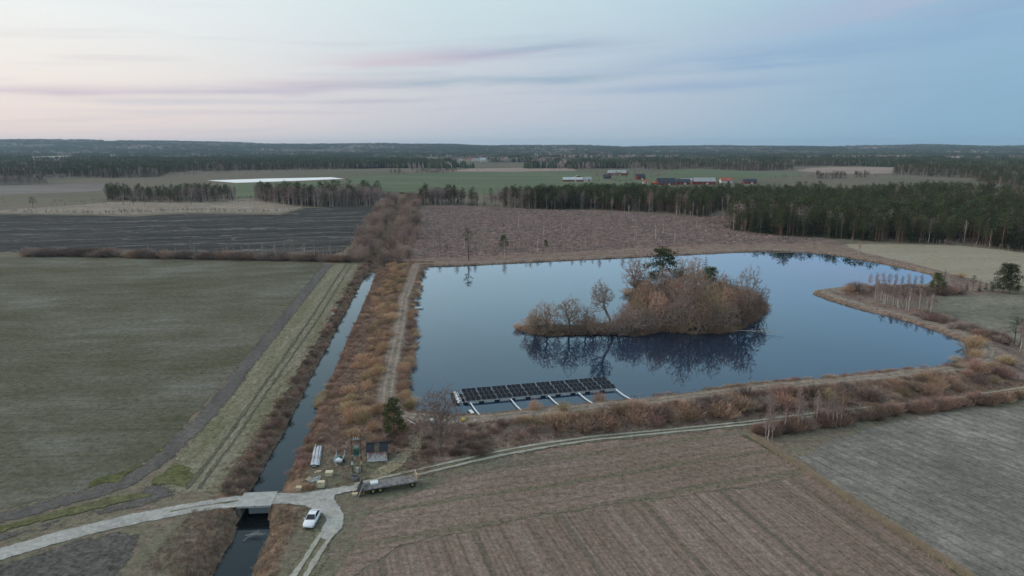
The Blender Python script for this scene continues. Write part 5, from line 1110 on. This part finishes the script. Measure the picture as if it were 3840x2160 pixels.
wood('conifer_forest', [(2125,634),(2300,632),(2490,636),(2560,640),(2800,642),(2972,638)], (900,700), 9.0, 19, 'dark forest behind the farm', .3, 14, 20, holes=[[(2440,650),(2560,632),(2760,640),(3000,648),(3010,664),(2560,664)]])
wood('conifer_forest', [(2980,625),(3200,623),(3355,624)], (900,900), 9.5, 20, 'dark forest behind the pink field', .15, 15, 20)
wood('conifer_forest', [(3355,656),(3480,662),(3620,668),(3700,690),(3900,705),(4400,720)], (700,700), 8.0, 21, 'dark forest at the far right', .15, 14, 20)
wood('mixed_wood', [(3060,671),(3160,672),(3170,671)], (70,70), 6.0, 22, 'left copse in front of the pink field', .35, 10, 16)
wood('mixed_wood', [(3200,668),(3255,668)], (60,60), 6.0, 23, 'right copse in front of the pink field', .35, 10, 16)
wood('mixed_wood', [(1640,603),(1800,600),(2000,603),(2130,606)], (450,450), 13, 24, 'trees behind and around the village', .75, 12, 18)
wood('mixed_wood', [(1840,607),(1900,608),(2120,612)], (120,120), 11, 25, 'bare trees in front of the long pale roof', .9, 10, 16)
wood('mixed_wood', [(2225,672),(2330,668),(2480,672),(2500,668)], (60,70), 12, 26, 'bare garden trees among the farm buildings', 1.0, 10, 15)
wood('bare_thicket', [(2210,682),(2300,684),(2380,682)], (18,18), 4.5, 27, 'hedge thicket in front of the farm houses', 1.0, 4, 7)
wood('bare_thicket', [(1950,722),(2050,720),(2200,714),(2215,713)], (14,14), 4.0, 28, 'dark hedge at the near edge of the green field', .95, 3.5, 6)
wood('bare_thicket', [(2830,676),(2950,672),(3060,668),(3400,664)], (40,30), 9, 29, 'loose hedge along the far fields on the right', .9, 5, 9)
wood('bare_thicket', [(1300,688),(1700,678),(1990,670)], (10,10), 9, 30, 'broken low hedge across the green field', .9, 2.5, 4.5)
wood('bare_thicket', [(1700,643),(1900,640),(2300,637)], (25,25), 9, 31, 'low hedge above the pinkish field', .9, 4, 8)
wood('bare_thicket', [(-200,800),(0,800),(400,806),(700,797),(1040,801),(1140,780)], (14,18), 4.5, 32, 'scrubby edge of the ploughed field', 1.0, 2.0, 5)
wood('bare_thicket', [(0,780),(500,775),(1130,762)], (90,60), 13, 33, 'scattered scrub on the scrubland', 1.0, 1.5, 5)
wood('bare_thicket', [(3190,912),(3600,922),(3840,950),(4200,980)], (14,14), 4.0, 34, 'brushy fringe along the foot of the right-hand forest', .8, 1.5, 4)
# far plain: woods and clearings out to the hills, as clumps
def clump(seed, n_, rad, m, hmin, hmax):
    r = random.Random(seed); b = MB()
    for _ in range(n_):
        a = r.uniform(0,6.283); q_ = rad*r.random()**.5; c = Vector((math.cos(a)*q_, math.sin(a)*q_, 0)); h = r.uniform(hmin,hmax); w_ = h*.20; k = 5; z1 = h*.25
        vs = [(c.x+math.cos(6.283*i/k+a)*w_*r.uniform(.7,1.2), c.y+math.sin(6.283*i/k+a)*w_*r.uniform(.7,1.2), z1) for i in range(k)]
        v2 = [(x*.5+c.x*.5+0, y_*.5+c.y*.5, h*.72) for x,y_,_z in vs]; v3 = [(c.x+r.uniform(-.3,.3), c.y, h)]; v0 = [(x,y_,-1) for x,y_,_z in vs]
        b.add(v0+vs+v2+v3, [(i,(i+1)%k,k+(i+1)%k,k+i) for i in range(k)]+[(k+i,k+(i+1)%k,2*k+(i+1)%k,2*k+i) for i in range(k)]+[(2*k+i,2*k+(i+1)%k,3*k) for i in range(k)])
    return bpy.data.objects.new('clump', b.mesh('clump', m))
P_cl = [clump(1,14,22,spruce_l,14,21), clump(2,14,22,pine_l,13,20), clump(3,14,22,spruce_l,15,22), clump(4,12,22,tw_grey,10,17), clump(5,12,22,tw_birch,10,17)]
HILL = lambda x, y: (np.interp(x/np.maximum(y,1), [-.9,-.76,-.5,-.3,-.12,0,.2,.8], [150,150,140,112,92,82,78,78])+6*np.sin(x*.0011+2)+5*np.sin(x*.0029)+3*np.sin(x*.0071+1))
def hill_z(x, y):
    t = np.clip((y-4800)/4200, 0, 1); t = t*t*(3-2*t); n_ = 4*np.sin(x*.0017+y*.0012)+3*np.sin(x*.0041-y*.0023)+2*np.sin(y*.006+x*.002)
    return t*(HILL(x,y)-20)+np.clip((y-4500)/1500,0,1)*n_*1.2-1.5
hx = np.linspace(-11000, 11000, 260); hy = np.concatenate([np.linspace(4700,9200,90), np.linspace(9300,12000,12)]); HX, HY = np.meshgrid(hx, hy); HZ_ = np.where(HY > 9300, hill_z(HX, np.full_like(HY,9300))*np.clip((12000-HY)/2700,0,1), hill_z(HX,HY))
wood_floor = field('forest_floor', [(.06,.06,.04),(.085,.08,.06),(.11,.10,.08)], big=.002, mid=.01, fine=.1)
tag(link('hills', grid_mesh('hills', HX, HY, HZ_, wood_floor, {})), 'low wooded hills along the horizon', 'hills', kind='structure')
r = np.random.default_rng(77)
def blanket(name, y0, y1, sp, thr, seed, label, scl=1.0, holes=True):
    a = (y1*y1-y0*y0)*.85; n_ = int(a/sp**2); y = np.sqrt(r.uniform(y0*y0, y1*y1, n_)); x = r.uniform(-.85,.85,n_)*y
    nz_ = np.sin(x*.0021+seed)+np.sin(y*.0034+seed*1.7+x*.0006)+.7*np.sin(x*.0052-y*.0041+seed)+.5*np.sin(x*.011+y*.009)
    k = nz_ > thr
    if holes: k &= outside_fields(x, y, [[(1270,592),(1720,586),(1740,602),(1560,608),(1260,607)],[(1930,583),(2110,574),(2125,591),(1980,597)],[(1640,620),(1760,608),(2060,609),(2150,616),(2130,630),(1780,632)],[(690,572),(900,566),(1110,572),(1110,582),(900,580)],[(1630,561),(2030,558),(2010,567),(1700,569)],[(90,590),(300,580),(270,598),(110,602)],[(3540,594),(3800,594),(3840,608),(3540,612)],[(1590,596),(1700,596),(1840,590),(1840,612),(1590,612)]])
    x, y, nz_ = x[k], y[k], nz_[k]; n_ = len(x); z = np.where(y > 4700, hill_z(x,y), 0.0)
    big = np.sin(x*.0033+4+seed)+np.sin(y*.0049+x*.0015)
    isd = r.random(n_) < np.clip(.22+.3*big, .04, .85); idx = np.where(isd, 3+r.integers(0,2,n_), r.integers(0,3,n_))
    return cloud(name, np.stack([x,y,z],1), P_cl, idx, r.uniform(0,6.28,n_), r.uniform(.8,1.15,n_)*scl, label)
blanket('distant_woodland', 1900, 4800, 31, -.55, 3.0, 'patchwork of distant woods in the middle of the plain')
fill('birch_wood', *(lambda q: (q[0], q[1]))(wood_points([(3420,760),(3600,765),(3780,770)], (60,60), 5.5, 55)), 'reddish birch patch inside the right-hand forest', 56, 1.0, 13, 18)
blanket('hill_forest', 4800, 9200, 48, -1.2, 9.0, 'forest covering the hills at the horizon', 1.15, False)

# ------------------------------------------------------------------ ground cover
def scatter(name, x, y, protos, label, smin, smax, seed, dz=0.0):
    r_ = np.random.default_rng(seed); z = fields(x, y)[3]; n_ = len(x)
    pr = [bpy.data.objects.new('t', m) for m in protos]
    return cloud(name, np.stack([x,y,z+dz],1), pr, r_.integers(0,len(pr),n_), r_.uniform(0,6.28,n_), r_.uniform(smin,smax,n_), label, 'ground cover')
tf = [tuft(300+i, .55, 26, tuft_m) for i in range(2)]; tr_ = [tuft(310+i, .6, 26, tuft_r) for i in range(2)]; tg = [tuft(320, .3, 20, tuft_g)]; rd = [tuft(330, 1.6, 30, reed_m, .06, .6)]
r2 = np.random.default_rng(5)
n_ = 1500; x = r2.uniform(-37,-20,n_); y = r2.uniform(107.5,121,n_); scatter('yard_grass', x, y, tg+tg+tr_[:1], 'short tufty grass in the storage yard', .35, .8, 8)
n_ = 30000; y = r2.uniform(84, 345, n_); x = np.interp(y, [c.y for c in CANAL], [c.x for c in CANAL])+r2.uniform(3.0, 30, n_); f_ = fields(x, y); k = (f_[0] > .8) & (f_[1] < 30) & ((f_[0] < 2) | (f_[0] > 6.3)) & (y > 112) & ~((x > -37) & (x < -20) & (y < 121)); scatter('dead_weeds', x[k], y[k], tr_+tf[:1]+tr_, 'dead weeds covering the strip between canal and pond', .6, 1.3, 1)
n_ = 9000; y = r2.uniform(84, 345, n_); x = np.interp(y, [c.y for c in CANAL], [c.x for c in CANAL])-2.8-np.abs(r2.normal(0,2.2,n_)); f_ = fields(x,y); k = ~((y > 100.5) & (y < 107)); scatter('bank_grass', x[k], y[k], tf+tr_, 'dry grass on the left bank of the canal', .5, 1.2, 2)
n_ = 16000; t = r2.random(n_); px = 1560+t*2250; x = np.zeros(n_); y = np.zeros(n_)
sx0 = G(1560,1700); e1 = [G(p_,q_) for p_,q_ in ((1560,1730),(1853,1690),(2225,1632),(2560,1602),(3057,1545),(3504,1500),(3840,1450))]
x = r2.uniform(-18, 130, n_); yl = np.interp(x, [p_.x for p_ in e1], [p_.y for p_ in e1]); y = yl+r2.uniform(.8, 24, n_); f_ = fields(x,y); k = (f_[0] > 6.2) & (f_[0] < 30); scatter('dead_weeds', x[k], y[k], tr_+tf+tr_, 'dead weeds on the outer slope of the near bank', .6, 1.4, 3)
n_ = 9000; i_ = r2.integers(0,len(POND),n_); t = r2.random(n_); pa_ = np.array([[p_.x,p_.y] for p_ in POND]); A_ = pa_[i_]; Bv = pa_[(i_+1)%len(POND)]; q_ = A_+(Bv-A_)*t[:,None]+r2.normal(0,.9,(n_,2)); f_ = fields(q_[:,0],q_[:,1]); k = (f_[0] > -.4) & (f_[0] < 2.4); scatter('shore_grass', q_[k,0], q_[k,1], tf+tr_[:1], 'dry grass fringing the pond', .5, 1.1, 4)
n_ = 2600; t = r2.random(n_); x = DA.x+(DB.x-DA.x)*(t*1.35-.15)+r2.normal(0,.3,n_); y = DA.y+(DB.y-DA.y)*(t*1.35-.15)+r2.normal(0,.3,n_)+1.1; scatter('ditch_grass', x, y, tf, 'pale tall grass along the ditch between the two fields', .7, 1.5, 5)
n_ = 2500; x = r2.uniform(-52,-22,n_); y = r2.uniform(84,101,n_); f_ = fields(x,y); k = (f_[1] > 2.8) & (x < -33.5); scatter('bank_grass', x[k], y[k], tf+tr_, 'rough grass round the canal below the bridge', .5, 1.1, 6)
n_ = 260; y = r2.uniform(150,158,n_); x = np.interp(y,[c.y for c in CANAL],[c.x for c in CANAL])+r2.normal(2.3,.5,n_); scatter('reeds', x, y, rd, 'pale clump of reeds at the right edge of the canal', .5, 1.0, 7, .3)
# logging waste on the clearing
b = MB(); r3 = random.Random(9)
cl_poly = [G(*p) for p in ((1600,780),(1700,772),(1960,784),(2250,792),(2640,818),(2720,806),(2760,866),(2900,884),(3100,900),(3000,914),(2650,918),(2343,934),(2025,950),(1727,965),(1560,965))]
n_ = 15000; bx = r2.uniform(-80, 230, n_); by = r2.uniform(360, 690, n_); k = inside(bx, by, cl_poly)
for x, y in zip(bx[k], by[k]):
    a = r3.gauss(.1,.5); ln = r3.uniform(1.0,6.0); d = Vector((math.cos(a),math.sin(a),r3.uniform(-.05,.2))).normalized(); p = Vector((float(x),float(y),.08)); w_ = r3.uniform(.08,.30); sd = Vector((-d.y,d.x,0))*w_
    b.add([p-sd, p+sd, p+d*ln+Vector((0,0,.15)), p+Vector((0,0,w_*2.2)), p+d*ln*.7+Vector((0,0,.25))], [(0,1,4),(0,2,3),(1,3,2)])
tag(link('logging_waste', b.mesh('logging_waste', foliage('slash', (.16,.112,.095), (.35,.27,.235), .2))), 'brushwood and logging waste strewn over the clearing', 'brushwood', kind='stuff')

# ------------------------------------------------------------------ air
hm = bpy.data.materials.new('haze'); hm.use_nodes = True; hm.node_tree.nodes.clear()
pv = hm.node_tree.nodes.new('ShaderNodeVolumePrincipled'); ho = hm.node_tree.nodes.new('ShaderNodeOutputMaterial'); hm.node_tree.links.new(pv.outputs[0], ho.inputs['Volume'])
pv.inputs['Color'].default_value = (.62,.80,1.0,1); pv.inputs['Density'].default_value = 4.8e-5; pv.inputs['Anisotropy'].default_value = .2
tag(MB().box((0, 6000, 96), (26000, 21000, 204)).build('haze', hm), 'thin blue evening haze over the plain', 'haze', kind='stuff')
